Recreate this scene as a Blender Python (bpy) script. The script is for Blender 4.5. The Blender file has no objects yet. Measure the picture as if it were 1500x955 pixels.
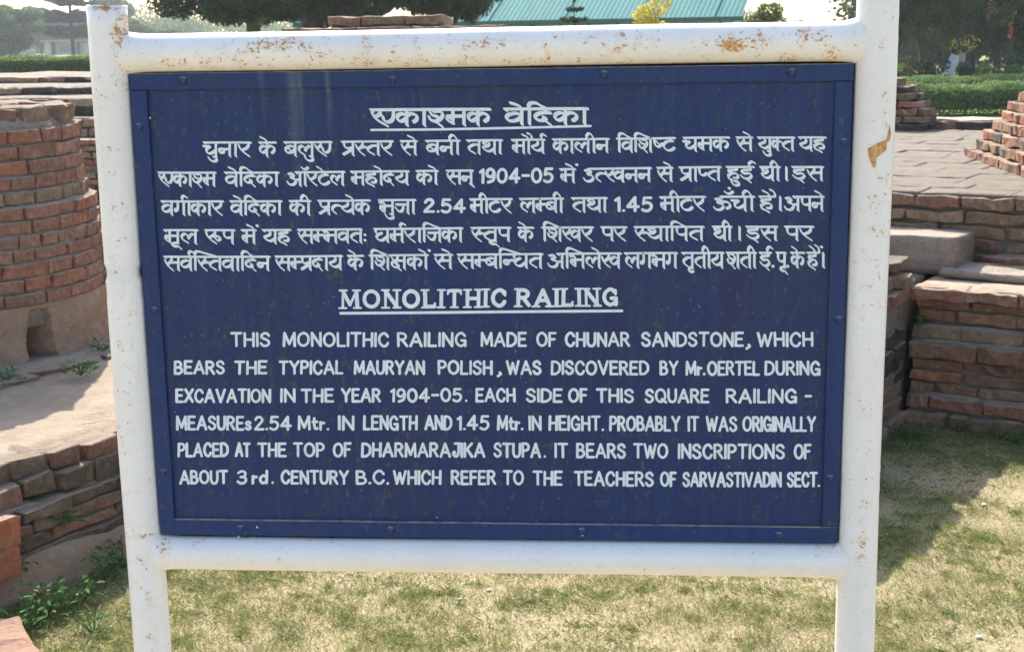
import bpy, bmesh, math, random
import numpy as np
from mathutils import Vector, Matrix, noise
random.seed(7); rng = np.random.default_rng(7)
C = bpy.context.scene.collection
SC = bpy.context.scene
R = math.radians

# ------------------------------------------------------------------ camera
CAM = np.array([0.2366, -2.3727, 1.4986])
YAW, PITCH, ROLL, FPX = -0.0823, 0.2005, -0.0157, 2050.0
fw = np.array([math.sin(YAW)*math.cos(PITCH), math.cos(YAW)*math.cos(PITCH), -math.sin(PITCH)])
r0 = np.array([math.cos(YAW), -math.sin(YAW), 0]); u0 = np.cross(r0, fw)
rt = math.cos(ROLL)*r0 + math.sin(ROLL)*u0
up = -math.sin(ROLL)*r0 + math.cos(ROLL)*u0
cd = bpy.data.cameras.new('camera'); co = bpy.data.objects.new('camera', cd); C.objects.link(co)
co.matrix_world = Matrix([[rt[0], up[0], -fw[0], CAM[0]], [rt[1], up[1], -fw[1], CAM[1]], [rt[2], up[2], -fw[2], CAM[2]], [0, 0, 0, 1]])
cd.sensor_width = 36; cd.lens = FPX/1500*36; cd.clip_start = 0.05; cd.clip_end = 3000
cd.dof.use_dof = True; cd.dof.focus_distance = 2.5; cd.dof.aperture_fstop = 20
SC.camera = co

# ------------------------------------------------------------------ world, sun, exposure
SUN = Vector((-0.377, 1.067, 1.0)).normalized()
el = math.asin(SUN.z); az = math.atan2(SUN.x, SUN.y)
w = bpy.data.worlds.new('World'); SC.world = w; w.use_nodes = True
nt = w.node_tree; bg = nt.nodes['Background']
sky = nt.nodes.new('ShaderNodeTexSky'); sky.sky_type = 'NISHITA'; sky.sun_disc = False
sky.sun_elevation = el; sky.sun_rotation = az; sky.dust_density = 2.2; sky.air_density = 1.0; sky.ozone_density = 1.0
nt.links.new(sky.outputs[0], bg.inputs[0]); bg.inputs[1].default_value = 0.14
sl = bpy.data.lights.new('sun', 'SUN'); sl.energy = 3.7; sl.angle = R(0.6); sl.color = (1, 0.95, 0.86)
so = bpy.data.objects.new('sun', sl); C.objects.link(so); so.rotation_euler = SUN.to_track_quat('Z', 'Y').to_euler()
SC.view_settings.view_transform = 'Standard'; SC.view_settings.look = 'None'
SC.view_settings.exposure = 1.48; SC.view_settings.gamma = 1
SC.cycles.max_bounces = 6; SC.cycles.diffuse_bounces = 3

# ------------------------------------------------------------------ helpers
TH = R(27)
E1 = np.array([math.cos(TH), -math.sin(TH), 0]); E2 = np.array([math.sin(TH), math.cos(TH), 0])
def P(a, b, z=0.0): return Vector(a*E1 + b*E2 + np.array([0, 0, z]))     # ruin grid -> world
def ray(x, y): return fw + rt*(x-750)/FPX - up*(y-477.5)/FPX
def on_y(x, y, Y): d = ray(x, y); t = (Y-CAM[1])/d[1]; return CAM + d*t
def at_z(x, y, z=0.0): d = ray(x, y); t = (z-CAM[2])/d[2]; return CAM + d*t
def at_d(x, y, D): return CAM + ray(x, y)*D
def tag(o, label=None, cat=None, group=None, kind=None):
    if label: o['label'] = label
    if cat: o['category'] = cat
    if group: o['group'] = group
    if kind: o['kind'] = kind
    return o
def empty(name, loc=(0, 0, 0), rz=0.0):
    o = bpy.data.objects.new(name, None); C.objects.link(o); o.location = loc; o.rotation_euler = (0, 0, rz)
    o.empty_display_size = 0.1; return o
def link(name, me, m=None, parent=None, loc=None, rot=None, smooth=False):
    o = bpy.data.objects.new(name, me); C.objects.link(o)
    if m: me.materials.append(m)
    if parent: o.parent = parent
    if loc is not None: o.location = loc
    if rot is not None: o.rotation_euler = rot
    if smooth:
        me.polygons.foreach_set('use_smooth', [True]*len(me.polygons))
    return o
def mesh(name, v, f, m=None, parent=None, smooth=False, loc=None, rot=None):
    me = bpy.data.meshes.new(name); me.from_pydata([tuple(p) for p in v], [], f); me.update()
    return link(name, me, m, parent, loc, rot, smooth)
def faces_np(name, V, n, m, parent=None):
    """V: (N*n,3) array of separate n-gons"""
    V = np.asarray(V, dtype=np.float32); N = len(V)//n
    me = bpy.data.meshes.new(name); me.vertices.add(len(V)); me.vertices.foreach_set('co', V.ravel())
    me.loops.add(N*n); me.loops.foreach_set('vertex_index', np.arange(N*n, dtype=np.int32))
    me.polygons.add(N); me.polygons.foreach_set('loop_start', np.arange(0, N*n, n, dtype=np.int32))
    me.update(calc_edges=True); me.validate()
    return link(name, me, m, parent)
def bm_obj(name, bm, m, parent=None, smooth=False, loc=None, rot=None):
    me = bpy.data.meshes.new(name); bm.to_mesh(me); bm.free()
    return link(name, me, m, parent, loc, rot, smooth)
def box(bm, x0, x1, y0, y1, z0, z1, bev=0.0, M=None):
    r = bmesh.ops.create_cube(bm, size=1)
    vs = r['verts']
    bmesh.ops.scale(bm, vec=(x1-x0, y1-y0, z1-z0), verts=vs)
    bmesh.ops.translate(bm, vec=((x0+x1)/2, (y0+y1)/2, (z0+z1)/2), verts=vs)
    if M is not None: bmesh.ops.transform(bm, matrix=M, verts=vs)
    if bev:
        es = list({e for v in vs for e in v.link_edges})
        bmesh.ops.bevel(bm, geom=es, offset=bev, segments=1, affect='EDGES')
def tube(bm, pts, rad, n=10, caps=True):
    rings = []
    for i, p in enumerate(pts):
        p = Vector(p); a = Vector(pts[max(i-1, 0)]); b = Vector(pts[min(i+1, len(pts)-1)])
        d = (b-a).normalized(); q = d.to_track_quat('Z', 'Y')
        rr = rad[i] if hasattr(rad, '__len__') else rad
        rings.append([bm.verts.new(p + q @ Vector((rr*math.cos(2*math.pi*k/n), rr*math.sin(2*math.pi*k/n), 0))) for k in range(n)])
    for A, B in zip(rings, rings[1:]):
        for k in range(n): bm.faces.new((A[k], A[(k+1) % n], B[(k+1) % n], B[k]))
    if caps:
        bm.faces.new(rings[0][::-1]); bm.faces.new(rings[-1])

# ------------------------------------------------------------------ materials
class NT:
    def __init__(s, name, rough=0.8, spec=0.3):
        s.m = bpy.data.materials.new(name); s.m.use_nodes = True; s.t = s.m.node_tree; s.n = s.t.nodes
        s.b = s.n['Principled BSDF']; s.b.inputs['Roughness'].default_value = rough
        s.b.inputs['Specular IOR Level'].default_value = spec
        s.tc = s.n.new('ShaderNodeTexCoord')
    def mk(s, k, **kw):
        n = s.n.new(k)
        for a, b in kw.items(): setattr(n, a, b)
        return n
    def l(s, a, b): s.t.links.new(a, b)
    def noise(s, scale, detail=4, rough=0.55, vec=None, stretch=None, dist=0.0):
        n = s.mk('ShaderNodeTexNoise'); n.inputs['Scale'].default_value = scale; n.inputs['Detail'].default_value = detail
        n.inputs['Roughness'].default_value = rough; n.inputs['Distortion'].default_value = dist
        v = vec or s.tc.outputs['Object']
        if stretch:
            mp = s.mk('ShaderNodeMapping'); mp.inputs['Scale'].default_value = stretch; s.l(v, mp.inputs[0]); v = mp.outputs[0]
        s.l(v, n.inputs['Vector']); return n.outputs['Fac']
    def ramp(s, fac, stops):
        r = s.mk('ShaderNodeValToRGB'); e = r.color_ramp.elements
        while len(e) < len(stops): e.new(0.5)
        for i, (p, c) in enumerate(stops):
            e[i].position = p; e[i].color = (c, c, c, 1) if not hasattr(c, '__len__') else (*c, 1)
        s.l(fac, r.inputs[0]); return r.outputs[0]
    def mix(s, fac, a, b, mode='MIX'):
        x = s.mk('ShaderNodeMix', data_type='RGBA', blend_type=mode)
        for sock, val in ((x.inputs[0], fac), (x.inputs[6], a), (x.inputs[7], b)):
            if hasattr(val, 'is_linked'): s.l(val, sock)
            elif hasattr(val, '__len__'): sock.default_value = (*val, 1)
            else: sock.default_value = val
        return x.outputs[2]
    def math(s, op, a, b=0.0, clamp=False):
        x = s.mk('ShaderNodeMath', operation=op, use_clamp=clamp)
        for i, v in enumerate((a, b)):
            if hasattr(v, 'is_linked'): s.l(v, x.inputs[i])
            else: x.inputs[i].default_value = v
        return x.outputs[0]
    def col(s, c): 
        if hasattr(c, 'is_linked'): s.l(c, s.b.inputs['Base Color'])
        else: s.b.inputs['Base Color'].default_value = (*c, 1)
    def bump(s, h, dist=0.002, strength=1.0, prev=None):
        b = s.mk('ShaderNodeBump'); b.inputs['Distance'].default_value = dist; b.inputs['Strength'].default_value = strength
        s.l(h, b.inputs['Height'])
        if prev: s.l(prev, b.inputs['Normal'])
        s.l(b.outputs[0], s.b.inputs['Normal']); return b.outputs[0]
    def rand(s): return s.mk('ShaderNodeObjectInfo').outputs['Random']
    def island(s): return s.mk('ShaderNodeNewGeometry').outputs['Random Per Island']
    def xyz(s, src=None):
        x = s.mk('ShaderNodeSeparateXYZ'); s.l(src or s.tc.outputs['Object'], x.inputs[0]); return x.outputs

def brick_mat(name, cols, dust=(0.48, 0.38, 0.285), dirt=(0.09, 0.06, 0.045), dirt_amt=0.5, dust_amt=0.8, bump=0.004):
    k = NT(name, 0.92, 0.15); rd = k.rand()
    wp = k.mk('ShaderNodeNewGeometry').outputs['Position']
    base = k.ramp(rd, [(i/(len(cols)-1), c) for i, c in enumerate(cols)])
    base = k.mix(k.ramp(k.noise(9, 5, vec=wp), [(0.35, 0), (0.7, 0.5)]), base, tuple(0.5*x for x in cols[0]))
    base = k.mix(k.ramp(k.noise(34, 6, 0.7, vec=wp), [(0.5, 0), (0.6, 0.45)]), base, tuple(min(1, 1.25*x+.03) for x in cols[1]))
    base = k.mix(k.ramp(k.noise(38, 5, 0.7, vec=wp), [(0.42, 0), (0.62, dirt_amt)]), base, dirt)
    base = k.mix(k.ramp(k.noise(5.0, 4, 0.6, vec=wp), [(0.55, 0), (0.75, dirt_amt*0.8)]), base, tuple(0.6*x for x in dirt))
    base = k.mix(k.ramp(k.noise(14, 6, 0.75, vec=wp, dist=.6), [(0.56, 0), (0.68, 0.55)]), base, tuple(.62*x+.02 for x in dust))
    base = k.mix(k.ramp(k.noise(120, 3, 0.6, vec=wp), [(0.55, 0), (0.8, 0.35)]), base, dust)
    nz = k.xyz(k.mk('ShaderNodeNewGeometry').outputs['Normal'])[2]
    nn = k.math('ADD', nz, k.math('MULTIPLY', k.math('SUBTRACT', k.noise(22, 4, vec=wp), 0.5), 1.1))
    base = k.mix(k.ramp(nn, [(0.45, 0), (0.85, dust_amt)]), base, dust)
    k.col(base)
    h = k.mix(0.5, k.noise(70, 8, 0.78, vec=wp), k.noise(22, 8, 0.7, vec=wp, dist=.4))
    k.bump(h, bump*6)
    return k.m
def rock_mat(name, c1, c2, c3=None, scale=8, bump=0.006, dust=None, stretch=None):
    k = NT(name, 0.93, 0.15); wp = k.mk('ShaderNodeNewGeometry').outputs['Position']
    base = k.mix(k.ramp(k.noise(scale, 5, 0.6, vec=wp, stretch=stretch), [(0.35, 0), (0.65, 1)]), c1, c2)
    if c3: base = k.mix(k.ramp(k.noise(scale*3.7, 5, 0.65, vec=wp), [(0.5, 0), (0.7, 0.8)]), base, c3)
    base = k.mix(k.ramp(k.noise(scale*14, 4, 0.65, vec=wp), [(0.4, 0), (0.75, 0.4)]), base, tuple(0.5*x for x in c1))
    if dust:
        nz = k.xyz(k.mk('ShaderNodeNewGeometry').outputs['Normal'])[2]
        base = k.mix(k.ramp(nz, [(0.5, 0), (0.9, 0.75)]), base, dust)
    k.col(base); h = k.mix(0.45, k.noise(scale*9, 6, 0.7, vec=wp), k.noise(scale*2.5, 4, 0.6, vec=wp))
    k.bump(h, bump*3); return k.m
def leaf_mat(name, cols, trans=0.25, rough=0.75):
    k = NT(name, rough, 0.12)
    base = k.ramp(k.island(), [(i/(len(cols)-1), c) for i, c in enumerate(cols)])
    base = k.mix(k.ramp(k.noise(1.3, 3), [(0.35, 0), (0.65, 0.45)]), base, cols[0])
    k.col(base)
    tr = k.mk('ShaderNodeBsdfTranslucent'); k.l(base, tr.inputs[0])
    mx = k.mk('ShaderNodeMixShader'); mx.inputs[0].default_value = trans
    k.l(k.b.outputs[0], mx.inputs[1]); k.l(tr.outputs[0], mx.inputs[2])
    k.l(mx.outputs[0], k.n['Material Output'].inputs[0]); return k.m
def plain(name, c, rough=0.7, var=0.15, scale=6):
    k = NT(name, rough)
    k.col(k.mix(k.ramp(k.noise(scale, 5), [(0.3, 0), (0.7, 1)]), c, tuple(x*(1-var*2) for x in c))); return k.m

M = {}
DUST = (0.48, 0.38, 0.285)
M['red'] = brick_mat('red_brick', [(0.44, 0.19, 0.115), (0.50, 0.22, 0.13), (0.37, 0.185, 0.125), (0.46, 0.25, 0.16), (0.33, 0.17, 0.12), (0.54, 0.20, 0.11)], dirt_amt=0.5, dust_amt=0.75)
M['old'] = brick_mat('weathered_brick', [(0.42, 0.22, 0.15), (0.48, 0.26, 0.175), (0.36, 0.20, 0.14), (0.54, 0.25, 0.155), (0.42, 0.27, 0.19), (0.44, 0.19, 0.12)], dirt_amt=0.38, dust_amt=0.9, bump=0.007)
M['brown'] = brick_mat('brown_earthy_brick', [(0.46, 0.30, 0.19), (0.52, 0.34, 0.22), (0.38, 0.25, 0.16), (0.50, 0.28, 0.17)], dirt_amt=0.35, dust_amt=0.9, bump=0.007, dust=(0.48, 0.365, 0.25))
M['black'] = brick_mat('blackened_brick', [(0.05, 0.04, 0.037), (0.085, 0.062, 0.053), (0.13, 0.085, 0.065)], dirt_amt=0.5, dust_amt=0.6)
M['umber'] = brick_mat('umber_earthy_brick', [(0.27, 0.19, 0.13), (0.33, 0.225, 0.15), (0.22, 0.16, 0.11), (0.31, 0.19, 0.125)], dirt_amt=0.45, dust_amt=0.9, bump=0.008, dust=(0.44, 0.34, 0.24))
M['vivid'] = brick_mat('orange_red_brick', [(0.52, 0.17, 0.08), (0.58, 0.19, 0.09)], dirt_amt=0.3, dust_amt=0.6)
M['mortar'] = rock_mat('earth_mortar', (0.23, 0.18, 0.14), (0.31, 0.25, 0.19), (0.14, 0.11, 0.09), dust=(0.46, 0.37, 0.27))
M['mud'] = rock_mat('mud_plaster', (0.40, 0.26, 0.17), (0.33, 0.20, 0.13), (0.45, 0.33, 0.23), scale=6, dust=(0.42, 0.32, 0.22), bump=.009)
M['sand'] = rock_mat('sandstone', (0.32, 0.24, 0.185), (0.40, 0.30, 0.235), (0.24, 0.175, 0.14), scale=7, bump=0.009, dust=(0.44, 0.37, 0.29), stretch=(1, 1, 5))
M['tile'] = brick_mat('dusty_paving_brick', [(0.225, 0.19, 0.15), (0.24, 0.205, 0.16), (0.21, 0.18, 0.142), (0.26, 0.20, 0.15), (0.235, 0.20, 0.155)], dirt=(0.2, 0.17, 0.14), dirt_amt=0.35, dust_amt=0.35, dust=(.26, .22, .175))
M['earth'] = rock_mat('packed_earth', (0.33, 0.265, 0.19), (0.27, 0.21, 0.15), (0.38, 0.30, 0.22), scale=7, bump=0.003)

# white gloss paint with rust
k = NT('white_paint_with_rust', 0.32, 0.45)
ob = k.tc.outputs['Object']; X, Y, Z = k.xyz()
base = k.mix(k.ramp(k.noise(7, 5, stretch=(1, 1, 0.4)), [(0.3, 0), (0.7, 1)]), (0.83, 0.785, 0.75), (0.77, 0.72, 0.68))
base = k.mix(k.ramp(k.noise(90, 4, 0.6), [(0.55, 0), (0.85, 0.35)]), base, (0.55, 0.47, 0.40))
def gauss(x0, z0, sx, sz):
    a = k.math('DIVIDE', k.math('SUBTRACT', X, x0), sx); b = k.math('DIVIDE', k.math('SUBTRACT', Z, z0), sz)
    d = k.math('ADD', k.math('MULTIPLY', a, a), k.math('MULTIPLY', b, b))
    return k.math('POWER', 2.718, k.math('MULTIPLY', d, -1.0))
dens = None
for (px, py, sx, sz, amp) in [(390, 66, 0.09, 0.016, 1.1), (480, 82, 0.13, 0.012, 0.6), (700, 66, 0.05, 0.012, 0.95), (930, 70, 0.08, 0.014, 0.55), (1085, 68, 0.055, 0.02, 1.25), (1195, 56, 0.045, 0.018, 0.95),
                              (172, 45, 0.018, 0.04, 1.15), (160, 30, 0.03, 0.03, 0.6), (175, 110, 0.02, 0.08, 0.55), (300, 790, 0.35, 0.008, 0.75), (800, 795, 0.5, 0.008, 0.75), (1210, 810, 0.03, 0.03, 0.55), (235, 800, 0.02, 0.03, 0.9), (1262, 790, 0.015, 0.06, 0.7),
                              (153, 12, 0.04, 0.006, 1.2), (330, 92, 0.16, 0.012, .75), (600, 88, .25, .012, .6), (900, 88, .22, .012, .6), (1180, 85, .1, .012, .7), (590, 70, .2, .015, .5), (720, 90, 0.7, 0.012, 0.55), (163, 330, 0.008, 0.04, 0.5), (215, 900, 0.012, 0.1, 0.6), (720, 60, 0.65, 0.025, 0.38), (1290, 300, .03, .5, .3), (165, 400, .03, .5, .3)]:
    p = on_y(px, py, -0.03); g = k.math('MULTIPLY', gauss(float(p[0]), float(p[2]), sx, sz), amp)
    dens = g if dens is None else k.math('MAXIMUM', dens, g)
sp = k.noise(210, 5, 0.62, stretch=(0.75, 1, 1)); sp2 = k.noise(38, 4, 0.7)
sv = k.math('ADD', k.math('MULTIPLY', sp, 0.6), k.math('MULTIPLY', sp2, 0.4))
thr = k.math('ADD', sv, k.math('MULTIPLY', dens, 0.115))
rust = k.ramp(thr, [(0.622, 0), (0.650, .95)])
halo = k.ramp(k.math('ADD', sp2, k.math('MULTIPLY', dens, 0.22)), [(0.60, 0), (0.85, 0.6)])
base = k.mix(halo, base, (0.66, 0.50, 0.33))
rc = k.mix(k.ramp(k.noise(150, 3), [(0.4, 0), (0.6, 1)]), (0.66, 0.33, 0.11), (0.44, 0.17, 0.05))
base = k.mix(rust, base, rc)
blk = k.ramp(k.noise(310, 2, 0.4), [(0.765, 0), (0.78, 0.8)])
base = k.mix(blk, base, (0.12, 0.08, 0.06))
# dark grime along the seams with the board
k.col(base); k.l(k.ramp(rust, [(0, 0.33), (1, 0.8)]), k.b.inputs['Roughness'])
k.bump(k.mix(0.5, k.noise(45, 4, 0.6), k.math('MULTIPLY', rust, -0.6)), 0.0012, 0.6)
M['white'] = k.m
k = NT('bare_rust', .85, .1)
r_ = k.mix(k.ramp(k.noise(70, 5, .7, stretch=(1.6, 1, .6)), [(.38, 0), (.62, 1)]), (.70, .42, .20), (.48, .20, .07))
r_ = k.mix(k.ramp(k.noise(160, 4, .7), [(.55, 0), (.66, .8)]), r_, (.22, .08, .03)); k.col(r_); k.bump(k.noise(120, 5, .7), .002); M['rust'] = k.m
M['grime'] = plain('black_grime', (0.022, 0.018, 0.016), 0.9, 0.2, 60)

def blue(name, c, c2, amt):
    k = NT(name, 0.45, 0.28)
    b = k.mix(k.ramp(k.noise(5, 5, 0.6, stretch=(1, 1, 0.5)), [(0.3, 0), (0.7, 1)]), c, c2)
    b = k.mix(k.ramp(k.noise(26, 5, 0.7, stretch=(2.4, 1, 0.12)), [(0.45, 0), (0.75, 0.6)]), b, (0.018, 0.052, 0.135))
    b = k.mix(k.ramp(k.noise(60, 6, 0.75, stretch=(1, 1, 0.55)), [(0.56-amt, 0), (0.70-amt, 0.7)]), b, (0.045, 0.060, 0.045))
    b = k.mix(k.ramp(k.noise(85, 5, 0.68, stretch=(1, 1, .6)), [(0.59, 0), (0.68, 0.75)]), b, (0.085, 0.088, 0.045))
    b = k.mix(k.ramp(k.noise(130, 4, 0.6), [(0.69, 0), (0.72, 0.9)]), b, (0.2, 0.09, 0.03))
    b = k.mix(k.ramp(k.noise(230, 2, 0.4), [(0.765, 0), (0.785, 0.7)]), b, (0.3, 0.35, 0.45))
    # drips below the top strip
    X, Y, Z = k.xyz()
    for (px, w_, z0, z1, am) in [(430, .009, 1.26, 1.43, .5), (441, .004, 1.3, 1.43, .4), (481, .004, 1.32, 1.43, .5), (385, .004, 1.36, 1.43, .3)]:
        x0 = float(on_y(px, 160, 0)[0])
        a = k.math('DIVIDE', k.math('SUBTRACT', X, x0), w_); g = k.math('POWER', 2.718, k.math('MULTIPLY', k.math('MULTIPLY', a, a), -1))
        zz = k.math('DIVIDE', k.math('SUBTRACT', Z, z0), z1-z0, True)
        st = k.math('MULTIPLY', k.math('MULTIPLY', g, zz), k.math('MULTIPLY', k.noise(30, 4), am*1.3))
        b = k.mix(st, b, (0.16, 0.22, 0.22))
    # darker touched-up patches of paint
    for (px, py, sx, sz) in [(1178, 432, .012, .035), (1180, 385, .05, .022), (1150, 372, .03, .03)]:
        p = on_y(px, py, 0)
        a = k.math('DIVIDE', k.math('SUBTRACT', X, float(p[0])), sx); c_ = k.math('DIVIDE', k.math('SUBTRACT', Z, float(p[2])), sz)
        g = k.math('POWER', 2.718, k.math('MULTIPLY', k.math('ADD', k.math('MULTIPLY', a, a), k.math('MULTIPLY', c_, c_)), -1))
        b = k.mix(k.math('MULTIPLY', g, 0.6), b, (0.016, 0.035, 0.085))
    nz_ = k.xyz(k.mk('ShaderNodeNewGeometry').outputs['Normal'])[2]
    dz = k.math('MULTIPLY', k.ramp(nz_, [(.3, 0), (.6, 1)]), k.ramp(k.noise(60, 4), [(.35, .35), (.6, 1)]))
    b = k.mix(dz, b, (.30, .25, .19))
    k.col(b); k.l(k.ramp(k.noise(20, 4), [(0.3, 0.36), (0.7, 0.55)]), k.b.inputs['Roughness'])
    k.bump(k.mix(0.5, k.noise(50, 5, 0.6), k.noise(6, 3, 0.5)), 0.0014, 0.55); return k.m
M['panel'] = blue('blue_paint', (0.007, 0.026, 0.112), (0.017, 0.025, 0.078), 0.0)
M['strip'] = blue('blue_paint_edging', (0.006, 0.027, 0.125), (0.014, 0.030, 0.095), -0.01)
k = NT('sign_lettering_paint', 0.5, 0.3)
b_ = k.mix(k.ramp(k.noise(55, 4, 0.6, stretch=(1, 1, 0.7)), [(0.3, 0), (0.7, 1)]), (0.74, 0.77, 0.79), (0.60, 0.66, 0.71))
b_ = k.mix(k.ramp(k.noise(240, 3, 0.6), [(0.66, 0), (0.72, 0.8)]), b_, (0.45, 0.33, 0.2))
k.col(b_); M['letter'] = k.m

# ------------------------------------------------------------------ the sign
sign = empty('information_sign', (0, 0, 0))
tag(sign, 'large blue painted notice board in a white pipe frame with Hindi and English text', 'sign')
def pipe(name, z0, z1, x, rr, cap_top):
    bm = bmesh.new(); n = 40; pts = []; rad = []
    zs = list(np.linspace(z0, z1, 60))
    for z in zs:
        pts.append((x + 0.0012*math.sin(z*5+x), 0.012 + 0.0008*math.sin(z*7), z)); rad.append(rr*(1 + 0.006*noise.noise((0, 0, z*9+x))))
    if cap_top:
        tube(bm, pts, rad, n, caps=False)
        bm.verts.ensure_lookup_table(); top = bm.verts[-n:]
        for v in top: v.co.z += 0.002*noise.noise(v.co*60)
        # hollow mouth: rim, inner wall, plug
        inner = [bm.verts.new((x+(v.co.x-x)*0.86, 0.012+(v.co.y-0.012)*0.86, v.co.z)) for v in top]
        low = [bm.verts.new((q.co.x, q.co.y, q.co.z-0.03)) for q in inner]
        for i in range(n):
            j = (i+1) % n
            bm.faces.new((top[i], top[j], inner[j], inner[i])); bm.faces.new((inner[i], inner[j], low[j], low[i]))
        bm.faces.new(low)
    else: tube(bm, pts, rad, n)
    return bm_obj(name, bm, M['white'], sign, True)
pl = pipe('post', -0.3, 1.569, -0.6455, 0.0340, True)
pr_ = pipe('post', -0.3, 1.86, 0.6465, 0.0345, True)
def rail(z, rr):
    bm = bmesh.new(); xs = np.linspace(-0.64, 0.64, 140); pts = []; rad = []
    for x in xs:
        e = max(0, 1-(0.616-abs(x))/0.03); e = min(e, 1)
        seam = 0.0009*math.exp(-((x-0.0)/0.003)**2)
        pts.append((x, 0.012, z + 0.0012*math.sin(x*4))); rad.append(rr + 0.0004*noise.noise((x*14, z, 0)) + seam)
    tube(bm, pts, rad, 40)
    for v in bm.verts:                       # ground-down weld fillets swell upwards and downwards at the posts
        g_ = 0.612-abs(v.co.x); e = math.exp(-max(g_, 0)/.012); v.co.z = z+(v.co.z-z)*(1+.15*e*(1+.15*noise.noise(v.co*60)))
        if g_ < 0: v.co.y = .012+(v.co.y-.012)*(1+g_*5)
    return bm_obj('rail', bm, M['white'], sign, True)
rail(1.489, 0.0325); rail(0.5895, 0.0315)
# big chip of bare rust on the right post
def on_post(px, py, rr=0.0352):
    d = ray(px, py); zz_ = 1.35; ox, oy = CAM[0]-0.6465-.0012*math.sin(zz_*5+.6465), CAM[1]-0.012-.0008*math.sin(zz_*7)
    A = d[0]**2+d[1]**2; B = 2*(ox*d[0]+oy*d[1]); Cc = ox*ox+oy*oy-rr*rr
    disc = max(B*B-4*A*Cc, 0); t = (-B-math.sqrt(disc))/(2*A); return CAM+d*t
chip = [(1303, 182), (1305.5, 196), (1303.5, 206), (1299, 209), (1299, 219), (1296.5, 218), (1295.5, 209.5), (1290, 213), (1286, 222), (1284, 236), (1282.5, 245), (1279, 246), (1275, 238), (1272, 226), (1271, 218), (1277, 215), (1284, 211), (1292, 208), (1299, 204), (1301.5, 196)]
v = [on_post(*p) for p in chip]
bm = bmesh.new(); vs = [bm.verts.new(p) for p in v]; f = bm.faces.new(vs); bmesh.ops.triangulate(bm, faces=[f])
bmesh.ops.subdivide_edges(bm, edges=bm.edges[:], cuts=7, use_grid_fill=True)
for q in bm.verts:
    cx_, cy_ = .6465+.0012*math.sin(q.co.z*5+.6465), .012+.0008*math.sin(q.co.z*7)
    d = Vector((q.co.x-cx_, q.co.y-cy_)); d = d.normalized()*0.0354; q.co.x = cx_+d.x; q.co.y = cy_+d.y
bm_obj('rust_chip', bm, M['rust'], sign)
# board
def quad_px(pts, y): return [on_y(px, py, y) for px, py in pts]
bm = bmesh.new(); box(bm, -0.611, 0.611, 0.006, 0.010, 0.628, 1.454); bm_obj('panel', bm, M['panel'], sign)
bm = bmesh.new(); box(bm, -0.618, 0.618, 0.0105, 0.014, 0.615, 1.463); bm_obj('backing_sheet', bm, M['grime'], sign)
def strip(outer, inner):
    # outer / inner = edge end points, front face slightly wavy, chamfered to the panel
    bm = bmesh.new(); n = 40; rows = []
    for i in range(n+1):
        t = i/n; o = Vector(outer[0]).lerp(Vector(outer[1]), t); q = Vector(inner[0]).lerp(Vector(inner[1]), t)
        d = (q-o).normalized(); j = 0.0007*noise.noise((o.x*30, o.z*30, 3)); j2 = 0.0009*noise.noise((o.x*25, o.z*25, 9))
        pr = [o+d*j+Vector((0, .008, 0)), o+d*j+Vector((0, .0005, 0)), o+d*(j+.0012)-Vector((0, .0008, 0)), q-d*(.0015)+d*j2-Vector((0, .0003, 0)), q+d*j2+Vector((0, .0008, 0)), q+d*j2+Vector((0, .0061, 0))]
        rows.append([bm.verts.new(x) for x in pr])
    for A, B in zip(rows, rows[1:]):
        for i in range(5): bm.faces.new((A[i], A[i+1], B[i+1], B[i]))
    bm.faces.new(rows[0][::-1]); bm.faces.new(rows[-1])
    bmesh.ops.recalc_face_normals(bm, faces=bm.faces[:])
    return bm_obj('edging_strip', bm, M['strip'], sign)
zt, zb, zi, zj, xo, xi = 1.4545, 0.6255, 1.426, 0.6555, 0.6105, 0.5815
strip(((-xo, 0, zt), (xo, 0, zt)), ((-xo, 0, zi), (xo, 0, zi)))
strip(((-xo+.002, 0, zb), (xo-.002, 0, zb)), ((-xo+.002, 0, zj), (xo-.002, 0, zj)))
strip(((-xo, -0.001, zi-.001), (-xo, -0.001, zj-.012)), ((-xi, -0.001, zi-.001), (-xi, -0.001, zj-.012)))
strip(((xo-.001, -0.001, zi-.001), (xo-.001, -0.001, zj+.002)), ((xi, -0.001, zi-.001), (xi, -0.001, zj+.002)))
def bolt(px, py, rr=0.0075):
    p = on_y(px, py, -0.001); bm = bmesh.new()
    bmesh.ops.create_uvsphere(bm, u_segments=14, v_segments=8, radius=rr)
    for q in bm.verts:
        q.co.y *= 0.55; q.co *= 1+0.08*noise.noise(q.co*300+Vector(p)*9)
    return bm_obj('bolt_head', bm, M['strip'], sign, True, loc=Vector(p))
for x_, y_ in [(268, 119), (575, 118), (885, 110), (1160, 107), (203, 187), (226, 455), (239, 692), (1236, 209), (1229, 469), (1216, 701), (352, 774), (572, 776), (852, 778), (1141, 784)]: bolt(x_, y_)

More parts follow.
